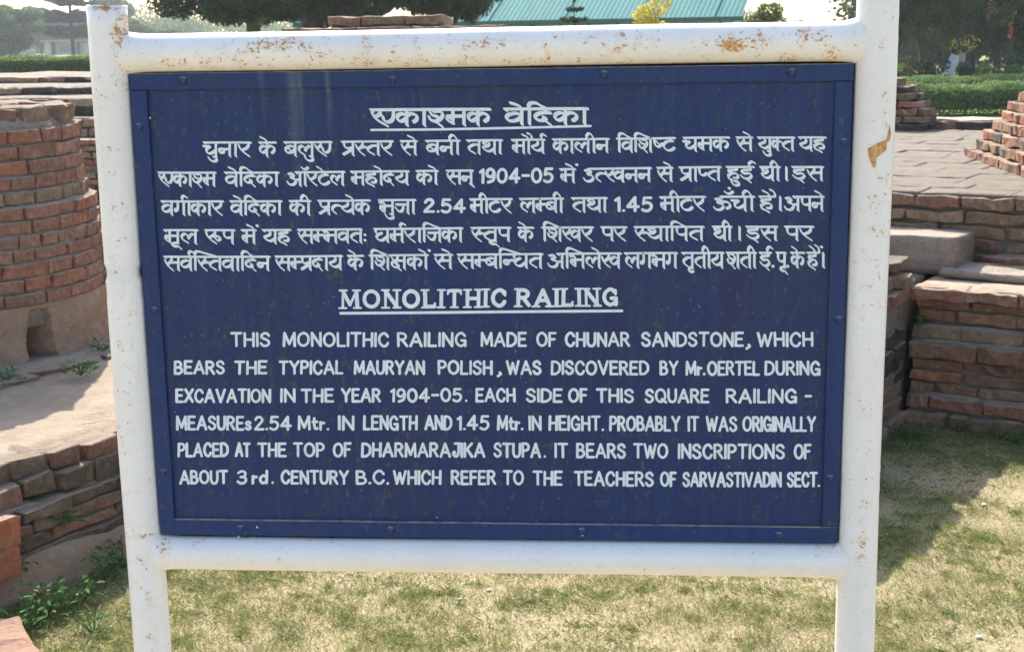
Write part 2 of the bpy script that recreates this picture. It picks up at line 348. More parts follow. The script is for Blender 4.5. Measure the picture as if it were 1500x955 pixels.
# ------------------------------------------------------------------ hand lettering
# each glyph: (advance, [strokes]); stroke = 'c' or 'l' (curved / straight) + points, 0..1 high
EN = {
'A': (.78, ['l', (0, 0, .39, 1, .78, 0)], ['l', (.16, .33, .62, .33)]),
'B': (.6, ['l', (0, 0, 0, 1)], ['c', (0, 1, .35, .98, .5, .77, .35, .54, 0, .52)], ['c', (0, .52, .42, .5, .6, .25, .4, .02, 0, 0)]),
'C': (.66, ['c', (.66, .76, .5, .97, .3, 1, .08, .8, 0, .5, .08, .2, .3, 0, .52, .03, .66, .24)]),
'D': (.66, ['l', (0, 0, 0, 1)], ['c', (0, 1, .35, .97, .62, .75, .66, .5, .62, .25, .35, .03, 0, 0)]),
'E': (.55, ['l', (0, 0, 0, 1)], ['l', (0, 1, .53, 1)], ['l', (0, .52, .45, .52)], ['l', (0, 0, .55, 0)]),
'F': (.5, ['l', (0, 0, 0, 1)], ['l', (0, 1, .5, 1)], ['l', (0, .52, .42, .52)]),
'G': (.7, ['c', (.64, .78, .48, .97, .3, 1, .08, .8, 0, .5, .08, .2, .3, 0, .5, .04, .66, .2)], ['l', (.42, .42, .68, .42, .68, 0)]),
'H': (.62, ['l', (0, 0, 0, 1)], ['l', (.62, 0, .62, 1)], ['l', (0, .5, .62, .5)]),
'I': (.0, ['l', (0, 0, 0, 1)]),
'J': (.5, ['c', (.5, 1, .5, .3, .38, .03, .18, .03, .04, .2, .12, .36, .2, .26)], ['l', (.2, 1, .55, 1)]),
'K': (.62, ['l', (0, 0, 0, 1)], ['l', (.6, 1, 0, .4)], ['l', (.2, .58, .62, 0)]),
'L': (.5, ['l', (0, 1, 0, 0, .5, 0)]),
'M': (.82, ['l', (0, 0, .04, 1)], ['l', (.04, 1, .41, .15)], ['l', (.41, .15, .78, 1)], ['l', (.78, 1, .82, 0)]),
'N': (.64, ['l', (0, 0, 0, 1)], ['l', (0, 1, .64, 0)], ['l', (.64, 0, .64, 1)]),
'O': (.78, ['c', (.39, 1, .1, .84, 0, .5, .1, .16, .39, 0, .68, .16, .78, .5, .68, .84, .39, 1)]),
'P': (.56, ['l', (0, 0, 0, 1)], ['c', (0, 1, .38, .98, .56, .75, .4, .5, 0, .47)]),
'Q': (.8, ['c', (.39, 1, .1, .84, 0, .5, .1, .16, .39, 0, .68, .16, .78, .5, .68, .84, .39, 1)], ['l', (.5, .22, .84, -.04)]),
'R': (.62, ['l', (0, 0, 0, 1)], ['c', (0, 1, .38, .98, .55, .76, .4, .53, 0, .5)], ['l', (.28, .48, .62, 0)]),
'S': (.58, ['c', (.55, .8, .42, .97, .22, .99, .04, .86, .06, .66, .3, .53, .52, .38, .56, .18, .4, .02, .16, .02, 0, .2)]),
'T': (.66, ['l', (0, 1, .66, 1)], ['l', (.33, 1, .33, 0)]),
'U': (.62, ['c', (0, 1, 0, .6, .01, .28, .14, .04, .31, 0, .48, .04, .61, .28, .62, .6, .62, 1)]),
'V': (.74, ['l', (0, 1, .37, 0, .74, 1)]),
'W': (.98, ['l', (0, 1, .26, 0)], ['l', (.26, 0, .49, .85)], ['l', (.49, .85, .72, 0)], ['l', (.72, 0, .98, 1)]),
'X': (.66, ['l', (0, 0, .66, 1)], ['l', (0, 1, .66, 0)]),
'Y': (.7, ['l', (0, 1, .35, .5)], ['l', (.7, 1, .35, .5)], ['l', (.35, .5, .35, 0)]),
'r': (.3, ['l', (0, .58, 0, 0)], ['c', (0, .3, .1, .5, .28, .52)]),
't': (.34, ['c', (.12, .85, .12, .3, .2, .04, .36, .06)], ['l', (0, .58, .34, .58)]),
's': (.38, ['c', (.36, .5, .2, .6, .04, .5, .1, .36, .3, .26, .36, .1, .18, 0, 0, .1)]),
'd': (.5, ['l', (.5, 1, .5, 0)], ['c', (.5, .5, .25, .62, .04, .45, .02, .2, .2, 0, .5, .12)]),
'.': (.0, ['l', (0, .02, .02, .03)]),
',': (.12, ['c', (.08, .08, .12, -.04, 0, -.2)]),
'-': (.42, ['l', (0, .5, .42, .5)]),
'0': (.62, ['c', (.31, 1, .08, .84, 0, .5, .08, .16, .31, 0, .54, .16, .62, .5, .54, .84, .31, 1)]),
'1': (.2, ['l', (0, .8, .2, .97, .2, 0)]),
'2': (.58, ['c', (.03, .78, .15, .97, .38, .98, .52, .8, .46, .6, .2, .3, 0, .02)], ['l', (0, .02, .58, .02)]),
'3': (.55, ['c', (.03, .86, .2, .99, .42, .96, .5, .76, .38, .57, .2, .52)], ['c', (.2, .52, .44, .5, .54, .27, .42, .04, .2, 0, .0, .14)]),
'4': (.66, ['l', (.46, 0, .46, 1, 0, .3, .66, .3)]),
'5': (.56, ['l', (.52, 1, .1, 1, .05, .56)], ['c', (.05, .56, .28, .64, .5, .52, .56, .3, .42, .05, .2, 0, 0, .1)]),
'9': (.54, ['c', (.52, .66, .34, .42, .1, .46, .02, .7, .14, .94, .34, .99, .52, .8, .53, .4, .42, .12, .1, 0)]),
}
def smooth(pts, n=5):
    P_ = [np.array(p, float) for p in pts]; out = []
    closed = np.allclose(P_[0], P_[-1])
    for i in range(len(P_)-1):
        p1, p2 = P_[i], P_[i+1]
        p0 = P_[i-1] if i > 0 else (P_[-2] if closed else p1*2-p2)
        p3 = P_[i+2] if i+2 < len(P_) else (P_[1] if closed else p2*2-p1)
        for t in np.arange(n)/n:
            out.append(0.5*((2*p1)+(-p0+p2)*t+(2*p0-5*p1+4*p2-p3)*t*t+(-p0+3*p1-3*p2+p3)*t**3))
    out.append(P_[-1]); return out
def hull(pts):
    pts = sorted(set((round(p[0], 4), round(p[1], 4)) for p in pts))
    def half(ps):
        h = []
        for p in ps:
            while len(h) > 1 and (h[-1][0]-h[-2][0])*(p[1]-h[-2][1])-(h[-1][1]-h[-2][1])*(p[0]-h[-2][0]) <= 0: h.pop()
            h.append(p)
        return h
    a = half(pts); b = half(pts[::-1]); return a[:-1]+b[:-1]
class Paint:
    def __init__(s): s.v = []; s.f = []; s.k = 0
    def stroke(s, pts, nib):
        for p, q in zip(pts, pts[1:]):
            h = hull([(p[0]+a, p[1]+b) for a, b in nib]+[(q[0]+a, q[1]+b) for a, b in nib])
            s.k = (s.k+1) % 37; y = 0.0057-0.00002*s.k; n = len(s.v)
            s.v += [tuple(on_y(x_, y_, y)) for x_, y_ in h]; s.f.append(list(range(n, n+len(h))))
    def build(s, name):
        o = mesh(name, s.v, s.f, M['letter'], sign); bm = bmesh.new(); bm.from_mesh(o.data)
        for f in bm.faces:
            if f.normal.y > 0: f.normal_flip()
        bm.to_mesh(o.data); bm.free(); return o
def roundnib(wd, n=10): return [(wd/2*math.cos(2*math.pi*i/n), wd/2*math.sin(2*math.pi*i/n)) for i in range(n)]
def flatnib(a, b, ang=45, n=10):
    ca, sa = math.cos(R(ang)), math.sin(R(ang)); out = []
    for i in range(n):
        u_, v_ = a*math.cos(2*math.pi*i/n), b*math.sin(2*math.pi*i/n); out.append((u_*ca-v_*sa, u_*sa+v_*ca))
    return out
def en_word(pt, txt, x0, x1, ytop, ybot, wd=4.0, gap=.27, serif=False, cw=1.0):
    """txt spans photo columns x0..x1 on the board; ytop/ybot may be functions of x"""
    adv = []; pos = 0
    for i, ch in enumerate(txt):
        adv.append(pos); pos += EN[ch][0] + (gap if i < len(txt)-1 else 0)
    X0, X1 = x0+wd/2, x1-wd/2
    sc = (X1-X0)/max(pos, 1e-3) if pos > 0.05 else 0
    nib = roundnib(wd)
    for ch, a in zip(txt, adv):
        jy = random.uniform(-.35, .35); jt = random.uniform(-.03, .03)
        for kind, c in EN[ch][1:]:
            pts = [(c[i], c[i+1]) for i in range(0, len(c), 2)]
            raw = pts
            if kind == 'c': pts = smooth(pts, 4)
            q = []
            for (u_, v_) in pts:
                x_ = X0+(a+u_+jt*(v_-.5))*sc; yt = ytop(x_)+wd/2+jy; yb = ybot(x_)-wd/2+jy
                q.append((x_, yb+(yt-yb)*v_))
            if serif and kind == 'l' and len(raw) == 2 and abs(raw[0][0]-raw[1][0]) < .05 or (serif and ch in 'A' and kind == 'l') or (serif and ch == 'L'):
                for (u_, v_), pp in zip(raw, q):
                    if v_ in (0, 1) and not (ch == 'A' and v_ == 1) and not (ch == 'L' and u_ > .1):
                        sgn = 1 if v_ == 0 else -1
                        pt.stroke([(pp[0]-wd*.95, pp[1]+wd/2*sgn-1.4*sgn), (pp[0]+wd*.95, pp[1]+wd/2*sgn-1.4*sgn)], roundnib(2.8, 8))
            if serif and ch == 'T' and abs(raw[0][1]-1) < .01 and abs(raw[1][1]-1) < .01:
                for pp, dx in ((q[0], -1.0), (q[1], 1.0)): pt.stroke([(pp[0], pp[1]), (pp[0]+dx, pp[1]+4.5)], roundnib(3.4, 8))
            if serif and ch == 'L': pt.stroke([q[-1], (q[-1][0]+.8, q[-1][1]-4.5)], roundnib(3.6, 8))
            if serif and ch in 'CG' and kind == 'c': pt.stroke([(q[0][0]+.5, q[0][1]-4), (q[0][0]+.5, q[0][1]+2.5)], roundnib(3.2, 8))
            thin = serif and ((ch == 'N' and raw[0][0] == raw[1][0]) or (ch == 'M' and (raw[0][0] < .02 or raw[0][0] == .41)) )
            pt.stroke(q, roundnib(wd*.68) if thin else roundnib(wd*random.uniform(.92, 1.08)))
def lin(xs, ys): return lambda x_: float(np.interp(x_, xs, ys))
XA = (390, 710, 1050)
ROWS = [
 (lin((260, 1200), (486.3, 485.8)), lin((260, 1200), (508.6, 508.4)), [('THIS', 337.5, 396.3), ('MONOLITHIC', 414, 570), ('RAILING', 581.5, 684), ('MADE', 703.7, 772), ('OF', 785.4, 815.4), ('CHUNAR', 827.3, 923), ('SANDSTONE', 939, 1090), (',', 1092.5, 1100.5), ('WHICH', 1108.3, 1191.5)]),
 (lin(XA, (527.6, 527.2, 528.2)), lin(XA, (548.8, 549.2, 550.4)), [('BEARS', 254.5, 329.6), ('THE', 342.8, 392), ('TYPICAL', 408, 503.2), ('MAURYAN', 518.2, 622.6), ('POLISH', 641, 721.8), (',', 727.5, 735.3), ('WAS', 741, 793.4), ('DISCOVERED', 806.8, 951), ('BY', 966, 994), ('Mr.', 1004, 1033.3), ('OERTEL', 1035.6, 1113.3), ('DURING', 1119.8, 1202.3)]),
 (lin(XA, (568.8, 567.8, 569)), lin(XA, (590.3, 589.3, 591)), [('EXCAVATION', 256.8, 397.2), ('IN', 410.3, 433), ('THE', 440.4, 489.6), ('YEAR', 499.4, 558.4), ('1904-05', 571, 677), ('.', 681, 687.3), ('EACH', 696.3, 755.3), ('SIDE', 770.2, 824.4), ('OF', 832, 861), ('THIS', 873, 929), ('SQUARE', 944.4, 1039.4), ('RAILING', 1063, 1168), ('-', 1178.5, 1189.5)]),
 (lin(XA, (608.4, 607.6, 609.2)), lin(XA, (630.6, 630.4, 632.6)), [('MEASURE', 257.5, 358), ('s', 358.2, 369), ('2.54', 372, 427.4), ('Mtr.', 436, 482), ('IN', 495, 519.2), ('LENGTH', 531.8, 612), ('AND', 621.5, 662.7), ('1.45', 668.7, 717.2), ('Mtr.', 728, 766.5), ('IN', 774, 793.4), ('HEIGHT', 803.5, 880), ('.', 881, 887.4), ('PROBABLY', 892.3, 997), ('IT', 1007, 1024.2), ('WAS', 1033.5, 1080.3), ('ORIGINALLY', 1087.3, 1195.5)]),
 (lin(XA, (647.6, 647.6, 649.4)), lin(XA, (669.6, 670.4, 672.6)), [('PLACED', 260, 335.3), ('AT', 343.8, 367.2), ('THE', 376.8, 420), ('TOP', 429, 476), ('OF', 487.3, 515), ('DHARMARAJIKA', 529, 711), ('STUPA', 722.6, 792.6), ('.', 796, 802.4), ('IT', 812, 832.2), ('BEARS', 843.8, 917), ('TWO', 927.4, 979), ('INSCRIPTIONS', 992.8, 1150), ('OF', 1162.7, 1188.4)]),
 (lin(XA, (688, 688, 690.8)), lin(XA, (709.4, 710.4, 713.8)), [('ABOUT', 262.5, 334.3), ('3', 346.4, 362.6), ('rd', 368.6, 392.6), ('.', 397.4, 403.4), ('CENTURY', 411, 511.3), ('B.C.', 521, 569.5), ('WHICH', 575.2, 646.8), ('REFER', 660.3, 727), ('TO', 736.6, 767.7), ('THE', 780.2, 824.4), ('TEACHERS', 840.5, 958), ('OF', 966.6, 991.2), ('SARVASTIVADIN', 999.5, 1145.2), ('SECT.', 1152.4, 1201.3)]),
]
for yt, yb, words in ROWS:
    for t_, a, b in words:
        pt = Paint(); en_word(pt, t_, a, b, yt, yb, 3.9); pt.build('painted_word')
pt = Paint()
yt, yb = lin((499, 906), (424.2, 421.4)), lin((499, 906), (452.8, 449))
en_word(pt, 'MONOLITHIC', 499, 742, yt, yb, 5.6, .40, True); pt.build('painted_heading'); pt = Paint(); en_word(pt, 'RAILING', 756.5, 905.6, yt, yb, 5.6, .40, True)
pt.build('painted_heading')
pt = Paint(); pt.stroke([(499, 458.9), (600, 458.2), (760, 456.6), (911, 455.4)], roundnib(4.2)); pt.build('heading_underline')

# Devanagari: (advance, strokes). head line at 1, stems drop to 0
V = lambda x_: ['l', (x_, 1, x_, 0)]
HI = {
'k': (.92, V(.43), ['c', (.43, .62, .25, .74, .08, .62, .07, .36, .22, .24, .43, .46)], ['c', (.43, .6, .6, .74, .82, .62, .82, .36, .7, .2)]),
'k2': (.62, ['l', (.36, 1, .36, .05)], ['c', (.36, .62, .2, .74, .06, .6, .06, .36, .18, .26, .36, .46)], ['c', (.36, .6, .46, .7, .6, .66)]),
'c': (.78, ['l', (-.02, .72, .34, .72)], ['c', (.34, .7, .16, .5, .18, .26, .38, .18, .64, .4)], V(.66)),
'n': (.76, ['c', (.64, .5, .36, .5, .18, .54, .06, .4, .12, .24, .28, .26, .33, .42, .3, .5)], V(.64)),
'n2': (.55, ['c', (.6, .56, .36, .52, .18, .56, .06, .42, .12, .26, .28, .28, .33, .44, .3, .5)]),
'r': (.72, ['c', (.06, .8, .14, .54, .34, .26, .62, -.02)], ['c', (.58, 1, .58, .76, .46, .56, .24, .44)]),
'ru': (.96, ['c', (.06, .8, .14, .54, .34, .26, .62, -.02)], ['c', (.56, 1, .56, .76, .44, .58, .24, .44)], ['c', (.5, .46, .66, .54, .84, .46, .86, .3, .72, .2, .62, .3)]),
'e': (1.0, ['c', (.06, .78, .16, .5, .36, .24, .66, -.04)], ['c', (.34, 1, .38, .8, .3, .64, .16, .56)], ['c', (.34, .74, .48, .58, .52, .34, .68, .2, .84, .32, .9, .6, .9, 1)]),
'b': (.74, ['c', (.62, .6, .4, .72, .14, .62, .07, .4, .2, .22, .44, .26, .62, .5)], ['l', (.2, .56, .46, .3)], V(.62)),
'v': (.74, ['c', (.62, .6, .4, .72, .14, .62, .07, .4, .2, .22, .44, .26, .62, .5)], V(.62)),
'l': (.96, ['c', (.42, .04, .14, .3, .1, .55, .26, .72, .42, .58, .46, .34)], ['c', (.46, .4, .58, .62, .7, .7, .84, .5)], V(.84)),
'p': (.72, ['c', (.12, 1, .12, .66, .2, .46, .38, .4, .6, .46)], V(.6)),
'p2': (.56, ['c', (.12, 1, .12, .66, .2, .44, .38, .38, .56, .54)]),
'pr': (.76, ['c', (.14, 1, .14, .76, .22, .56, .4, .5, .64, .56)], ['l', (.62, .42, .1, .04)], V(.64)),
'mpr': (.76, ['c', (.14, 1, .14, .7, .22, .5, .4, .46, .64, .56)], ['l', (.6, .4, .1, .02)], V(.64)),
's': (.95, ['c', (.42, 1, .44, .78, .36, .6, .2, .42)], ['c', (.06, .74, .14, .48, .3, .22, .52, -.02)], ['l', (.4, .56, .84, .56)], V(.84)),
's2': (.62, ['c', (.42, 1, .44, .78, .36, .6, .2, .42)], ['c', (.06, .74, .14, .48, .3, .22, .52, -.02)], ['l', (.4, .56, .66, .58)]),
't': (.82, ['c', (.66, .66, .4, .68, .14, .5, .14, .28, .46, .02)], V(.7)),
't2': (.6, ['c', (.62, .6, .36, .66, .14, .5, .12, .26, .32, .04)]),
'th': (.9, ['c', (.14, .9, .14, .72, .34, .66)], ['c', (.16, .9, .38, .9, .48, .72, .36, .54, .12, .46, .26, .24, .5, .16, .76, .36)], V(.78)),
'dh': (.92, ['c', (.12, 1, .08, .78, .26, .6, .46, .7)], ['c', (.26, .58, .14, .4, .24, .18, .48, .12, .78, .4)], V(.8)),
'm': (.86, ['l', (.3, 1, .3, .12)], ['c', (.1, .56, .08, .32, .28, .1)], ['l', (.12, .5, .28, .3)], ['l', (.1, .56, .74, .56)], V(.74)),
'm2': (.62, ['l', (.3, 1, .3, .14)], ['c', (.1, .56, .08, .32, .28, .12)], ['l', (.12, .5, .28, .3)], ['l', (.1, .56, .66, .58)]),
'bh': (.92, ['c', (.04, .82, .24, .84, .34, .66, .32, .12)], ['c', (.12, .54, .1, .32, .3, .12)], ['l', (.14, .48, .3, .3)], ['l', (.12, .56, .8, .56)], V(.8)),
'y': (.88, ['c', (.3, 1, .46, .84, .4, .62, .1, .46, .26, .24, .5, .16, .74, .34)], V(.76)),
'sh': (.94, ['c', (.12, .86, .2, .64, .42, .56)], ['c', (.26, .9, .48, .88, .58, .66, .5, .4, .34, .24)], ['c', (.08, .54, .14, .32, .34, .2, .56, -.06)], V(.8)),
'sh2': (.72, ['c', (.12, .84, .2, .64, .42, .54)], ['c', (.24, .88, .5, .88, .62, .66, .52, .38, .34, .22)], ['c', (.08, .52, .14, .32, .34, .2, .6, -.12)]),
'ss2': (.62, ['c', (.12, 1, .12, .66, .2, .42, .4, .34, .62, .58)], ['l', (.16, .84, .5, .42)]),
'tt': (.8, ['l', (.5, 1, .48, .76)], ['c', (.66, .78, .36, .76, .12, .58, .1, .3, .3, .06, .56, .06, .76, .24)]),
'd': (.72, ['l', (.46, 1, .44, .76)], ['c', (.62, .74, .28, .74, .08, .56, .1, .32, .3, .22, .46, .36, .36, .46)], ['l', (.36, .3, .62, -.06)]),
'h': (.82, ['c', (.62, 1, .6, .8, .3, .77, .12, .68, .2, .54, .42, .56)], ['c', (.14, .36, .3, .5, .52, .52, .7, .38, .64, .16, .44, .16)], ['c', (.1, .38, .14, .14, .3, .04, .56, -.14)]),
'i': (.84, ['c', (.64, 1, .62, .8, .3, .77, .1, .64, .24, .5, .56, .52, .7, .34, .58, .14, .4, .1)], ['c', (.06, .34, .2, .18, .38, .08, .64, -.16)]),
'u': (.66, ['c', (.1, .86, .34, .92, .44, .76, .24, .58, .48, .5, .58, .26, .4, .04, .14, .08, .04, .26)]),
'uu': (.92, ['c', (.1, .8, .3, .86, .4, .72, .2, .56, .42, .46, .5, .24, .34, .04, .14, .06, .04, .22)], ['c', (.36, .5, .56, .64, .8, .52, .82, .26, .66, .12)]),
'a': (1.0, ['c', (.1, .86, .34, .92, .44, .76, .24, .58, .48, .5, .58, .26, .4, .04, .14, .08, .04, .26)], ['c', (.36, .56, .56, .42, .84, .44)], V(.86)),
'kh': (1.18, ['c', (.06, .76, .12, .5, .3, .22, .5, .04)], ['c', (.46, 1, .46, .76, .36, .58, .18, .46)], ['c', (1.04, .6, .84, .74, .66, .66, .56, .46, .68, .26, .88, .28, 1.04, .5)], V(1.04)),
'j': (.9, ['l', (.1, .66, .78, .66)], ['c', (.5, .64, .5, .36, .4, .14, .22, .16, .06, .44)], V(.78)),
'g': (.74, ['c', (.24, 1, .26, .6, .22, .36, .08, .26, .12, .38, .24, .44)], V(.62)),
'ks': (1.0, ['c', (.1, .84, .2, .62, .38, .58)], ['c', (.44, 1, .44, .8, .34, .6, .12, .44, .14, .2, .38, .08, .5, .2, .44, .36, .34, .34)], ['l', (.4, .1, .62, -.12)], ['l', (.4, .6, .82, .58)], V(.84)),
'A': (.32, V(.2)),
'II': (.34, V(.22), ['c', (-.2, 1.02, -.22, 1.24, -.08, 1.44, .06, 1.34, .22, 1.02)]),
'|': (.36, ['l', (.18, .98, .18, .02)]),
'.': (.16, ['l', (.06, .06, .1, .08)]),
':': (.3, ['l', (.14, .56, .16, .56)], ['l', (.14, .14, .16, .14)]),
}
# marks placed relative to the pen after the preceding sign
MARK = {
'u_': ['c', (-.52, -.12, -.4, -.34, -.2, -.42, -.06, -.3, -.12, -.12, -.24, -.08)],
'U_': ['c', (-.14, .02, -.34, -.02, -.42, -.16, -.28, -.26, -.1, -.26, .06, -.44)],
'R_': ['c', (-.14, .0, -.3, -.08, -.34, -.24, -.2, -.34, -.04, -.26)],
'E_': ['c', (-.52, 1.4, -.4, 1.34, -.2, 1.2, -.13, 1.02)],
'Ek': ['c', (-.84, 1.4, -.74, 1.34, -.56, 1.2, -.49, 1.02)],
'AI': ['c', (-.2, 1.5, -.06, 1.44, .06, 1.26, .08, 1.02)],
'o_': ['c', (-.3, 1.42, -.16, 1.34, -.04, 1.2, -.0, 1.02)],
'Eh': ['c', (-.62, 1.44, -.48, 1.36, -.3, 1.2, -.24, 1.02)],
'm2_': ['l', (.24, 1.4, .28, 1.4)],
'm_': ['l', (.06, 1.34, .1, 1.34)],
'RR': ['c', (-.14, 1.02, -.24, 1.24, -.12, 1.42, .06, 1.3)],
'I1': ['c', (-.26, 1.02, -.3, 1.24, -.12, 1.42, .06, 1.3)],
'H_': ['l', (-.18, -.06, .06, -.26)],
'CH': ['c', (-.34, 1.36, -.2, 1.22, -.04, 1.26, .06, 1.38)],
'MD': ['l', (-.14, 1.62, -.11, 1.62)],
}
def hi_word(pt, toks, x0, x1, yh, yb, a=2.5, b=1.0, hw=1.0):
    toks = toks.split(); pos = 0; items = []; nohead_to = 0
    for t_ in toks:
        if t_ == '.': items.append(('g', t_, pos+.04)); pos += .2; continue
        if t_ in HI: items.append(('g', t_, pos)); pos += HI[t_][0]
        elif t_ in MARK: items.append(('m', t_, pos))
        elif t_.startswith('I'):           # short i: stem here, arch over the next letters of given width
            items.append(('I', float(t_[1:]), pos)); pos += .3
    sc = (x1-x0)/pos; nib = flatnib(a, b)
    hy = lambda x_: yh(x_); H_ = lambda x_: yb(x_)-yh(x_)
    def T(u_, v_):
        x_ = x0+u_*sc; y1, y0 = hy(x_), yb(x_)-1.0; return (x_, y0+(y1-y0)*v_)
    start = 0.0; segs = []
    if toks[0] in ('a', 'u'): start = .56 if toks[0] == 'a' else .3
    if toks[0] == 'uu': start = .35
    if not (len(toks) == 1 and toks[0] == '|'):
        end = pos
        for kk, t_, p_ in items[::-1]:
            if kk == 'g' and t_ in ('.', ':', '|'): end = p_-.06
            else: break
        hd = [T(start, 1.0), T((start+end)/2, 1.0+random.uniform(-.015, .015)), T(end, 1.0)]
        pt.stroke([(x_, y_) for x_, y_ in hd], flatnib(a*.86, b*.95))
        pt.stroke([hd[0], (hd[0][0]+3*hw, hd[0][1]+2.4*hw)], flatnib(a*.5, b*.7))
    for kk, t_, p_ in items:
        if kk == 'g': ss = HI[t_][1:]
        elif kk == 'm': ss = [MARK[t_]]
        else:
            L = t_; ss = [['l', (.16, 1, .16, 0)], ['c', (.16, 1.0, .12, 1.2, .22, 1.4, .42, 1.38, .3+L*.55, 1.2, .3+L, 1.02)]]
        for kind, c in ss:
            pts = [(c[i], c[i+1]) for i in range(0, len(c), 2)]
            if kind == 'c': pts = smooth(pts, 4)
            dot = kind == 'l' and abs(c[0]-c[-2]) < .05 and abs(c[1]-c[-1]) < .05
            q = [T(p_+u_, v_) for u_, v_ in pts]
            if kk == 'g' and kind == 'l' and not dot and c[0] == c[2]: q.append((q[-1][0]+random.uniform(.6, 1.3), q[-1][1]+random.uniform(.3, .9)))
            pt.stroke(q, flatnib(a*.95, b*1.7) if dot else nib)
XB = (390, 710, 1050)
HROWS = [
 (lin(XB, (207.6, 204.4, 200.2)), lin(XB, (229.6, 226, 221.4)), [('c u_ n A r', 297, 369), ('k Ek', 378, 405.5), ('b l u_ e', 415, 487.4), ('pr s2 t r', 499, 577), ('s E_', 585.5, 612.3), ('b n II ', 622.5, 675), ('t th A', 682.6, 737), ('m A E_ AI y RR', 748.3, 799.3), ('k A l II n', 808.4, 893.4), ('I.62 v I.8 sh ss2 tt', 902, 990.3), ('c m k', 999.8, 1069.6), ('s E_', 1077.4, 1103.6), ('y u_ k2 t', 1108.7, 1165), ('y h', 1168.8, 1211)]),
 (lin(XB, (251.6, 248.4, 243.4)), lin(XB, (273, 269.6, 265)), [('e k A sh2 m', 230.6, 317.4), ('v E_ I.5 d k A', 328, 409.6), ('a A CH r tt Ek l', 419, 506), ('m h A E_ d y', 512.6, 600.3), ('k A E_', 608.4, 643), ('s n H_', 652.6, 694.3), ('m E_ m_', 819, 844.3), ('u t2 kh n n', 853, 955), ('s E_', 961.3, 986.8), ('pr A p2 t', 993.8, 1057), ('h u_ i I1', 1062.8, 1105.8), ('th II', 1112, 1143.8), ('|', 1148, 1156), ('i s', 1159, 1207.3)]),
 (lin(XB, (293.6, 290.6, 286.8)), lin(XB, (315.4, 312.2, 309.2)), [('v g RR A k A r', 235, 328.4), ('v E_ I.5 d k A', 335.8, 414), ('k II', 422.7, 456.4), ('pr t2 y E_ k', 464.6, 543.4), ('bh u_ j A', 553.4, 610), ('m II tt r', 687, 751.3), ('l m2 b II', 760, 826.3), ('t th A', 836.4, 890.4), ('m II tt r', 965.4, 1034.4), ('uu CH MD c II', 1043.5, 1106.3), ('h Eh AI', 1110.8, 1134.7), ('|', 1139, 1147), ('a p n E_', 1147.4, 1208)]),
 (lin(XB, (335.8, 332.4, 330.8)), lin(XB, (357.2, 353.8, 352.4)), [('m U_ l', 239, 291), ('ru p', 299, 345), ('m E_ m_', 352.5, 376.3), ('y h', 383.5, 427), ('s m2 bh v t :', 435, 539.6), ('dh m RR r A I.78 j k A', 546.6, 679), ('s2 t U_ p', 689, 749.3), ('k Ek', 757.5, 782.8), ('I.78 sh kh r', 792.6, 870.3), ('p r', 879.3, 919.4), ('s2 th A I.58 p t', 928, 1032.3), ('th II', 1042.6, 1073), ('|', 1079.4, 1087.4), ('i s', 1091.8, 1140), ('p r', 1148.4, 1193)]),
 (lin(XB, (374.6, 371.2, 368.8)), lin(XB, (396.4, 393, 392.6)), [('s v RR I1.1 s2 t v A I.5 d n', 239, 396.6), ('s m2 mpr d A y', 402, 502.6), ('k Ek', 508, 533.8), ('I.78 sh ks k A E_ m_', 539.5, 628.3), ('s E_', 634.8, 664), ('s m2 b I1.0 n2 dh t', 669, 796.2), ('a I.8 bh l E_ kh', 800.8, 911), ('l g bh g', 913.7, 993.4), ('t R_ t II y', 997.7, 1061.3), ('sh t II', 1063, 1109), ('i I1 .', 1111.4, 1135.4), ('p U_ .', 1136, 1157), ('k Ek', 1157.2, 1179.6), ('h Eh AI m2_', 1181, 1199.8), ('|', 1202, 1210)]),
]

for yh, yb, words in HROWS:
    for t_, a_, b_ in words:
        pt = Paint(); yh2 = (lambda x_, f=yh: f(x_)+1.6)
        hi_word(pt, t_, a_+1.5, b_-1.5, yh2, yb); pt.build('painted_word')
    pt = Paint()
    if yh is HROWS[1][0]: en_word(pt, '1904-05', 701.4, 811, lambda x_: 246.2-(x_-700)*.008, lambda x_: 269.6-(x_-700)*.008, 4.3); pt.build('painted_word')
    if yh is HROWS[2][0]:
        en_word(pt, '2.54', 620.3, 682.6, lambda x_: 290.4, lambda x_: 312.6, 4.3); pt.build('painted_word'); pt = Paint(); en_word(pt, '1.45', 900, 956.4, lambda x_: 287.6, lambda x_: 311, 4.3); pt.build('painted_word')
pt = Paint(); yh = lin((541, 863), (161.4, 159.6)); yb = lin((541, 863), (185, 182.4))
hi_word(pt, 'e k A sh2 m k', 543, 718, yh, yb, 3.4, 1.5, 1.4); pt.build('painted_heading'); pt = Paint(); hi_word(pt, 'v E_ I.5 d k A', 739, 861, yh, yb, 3.4, 1.5, 1.4)
pt.build('painted_heading')
pt = Paint(); pt.stroke([(544, 190.8), (640, 190), (760, 187.6), (865, 185)], roundnib(3.6)); pt.build('heading_underline')
# white paint fleck and drips on the board
for px_, py_, r_ in [(852, 779, 2.2), (222, 172, 1.3), (378, 769, 1.4), (351, 783, 1.2), (640, 757, .8), (1236, 735, 1.2)]:
    pt = Paint(); pt.stroke([(px_, py_), (px_+r_*.6, py_+r_)], roundnib(r_*1.3)); o_ = pt.build('paint_fleck')
    o_.location.y = -0.0082 if (py_ > 765 or px_ < 225 or px_ > 1220) else 0

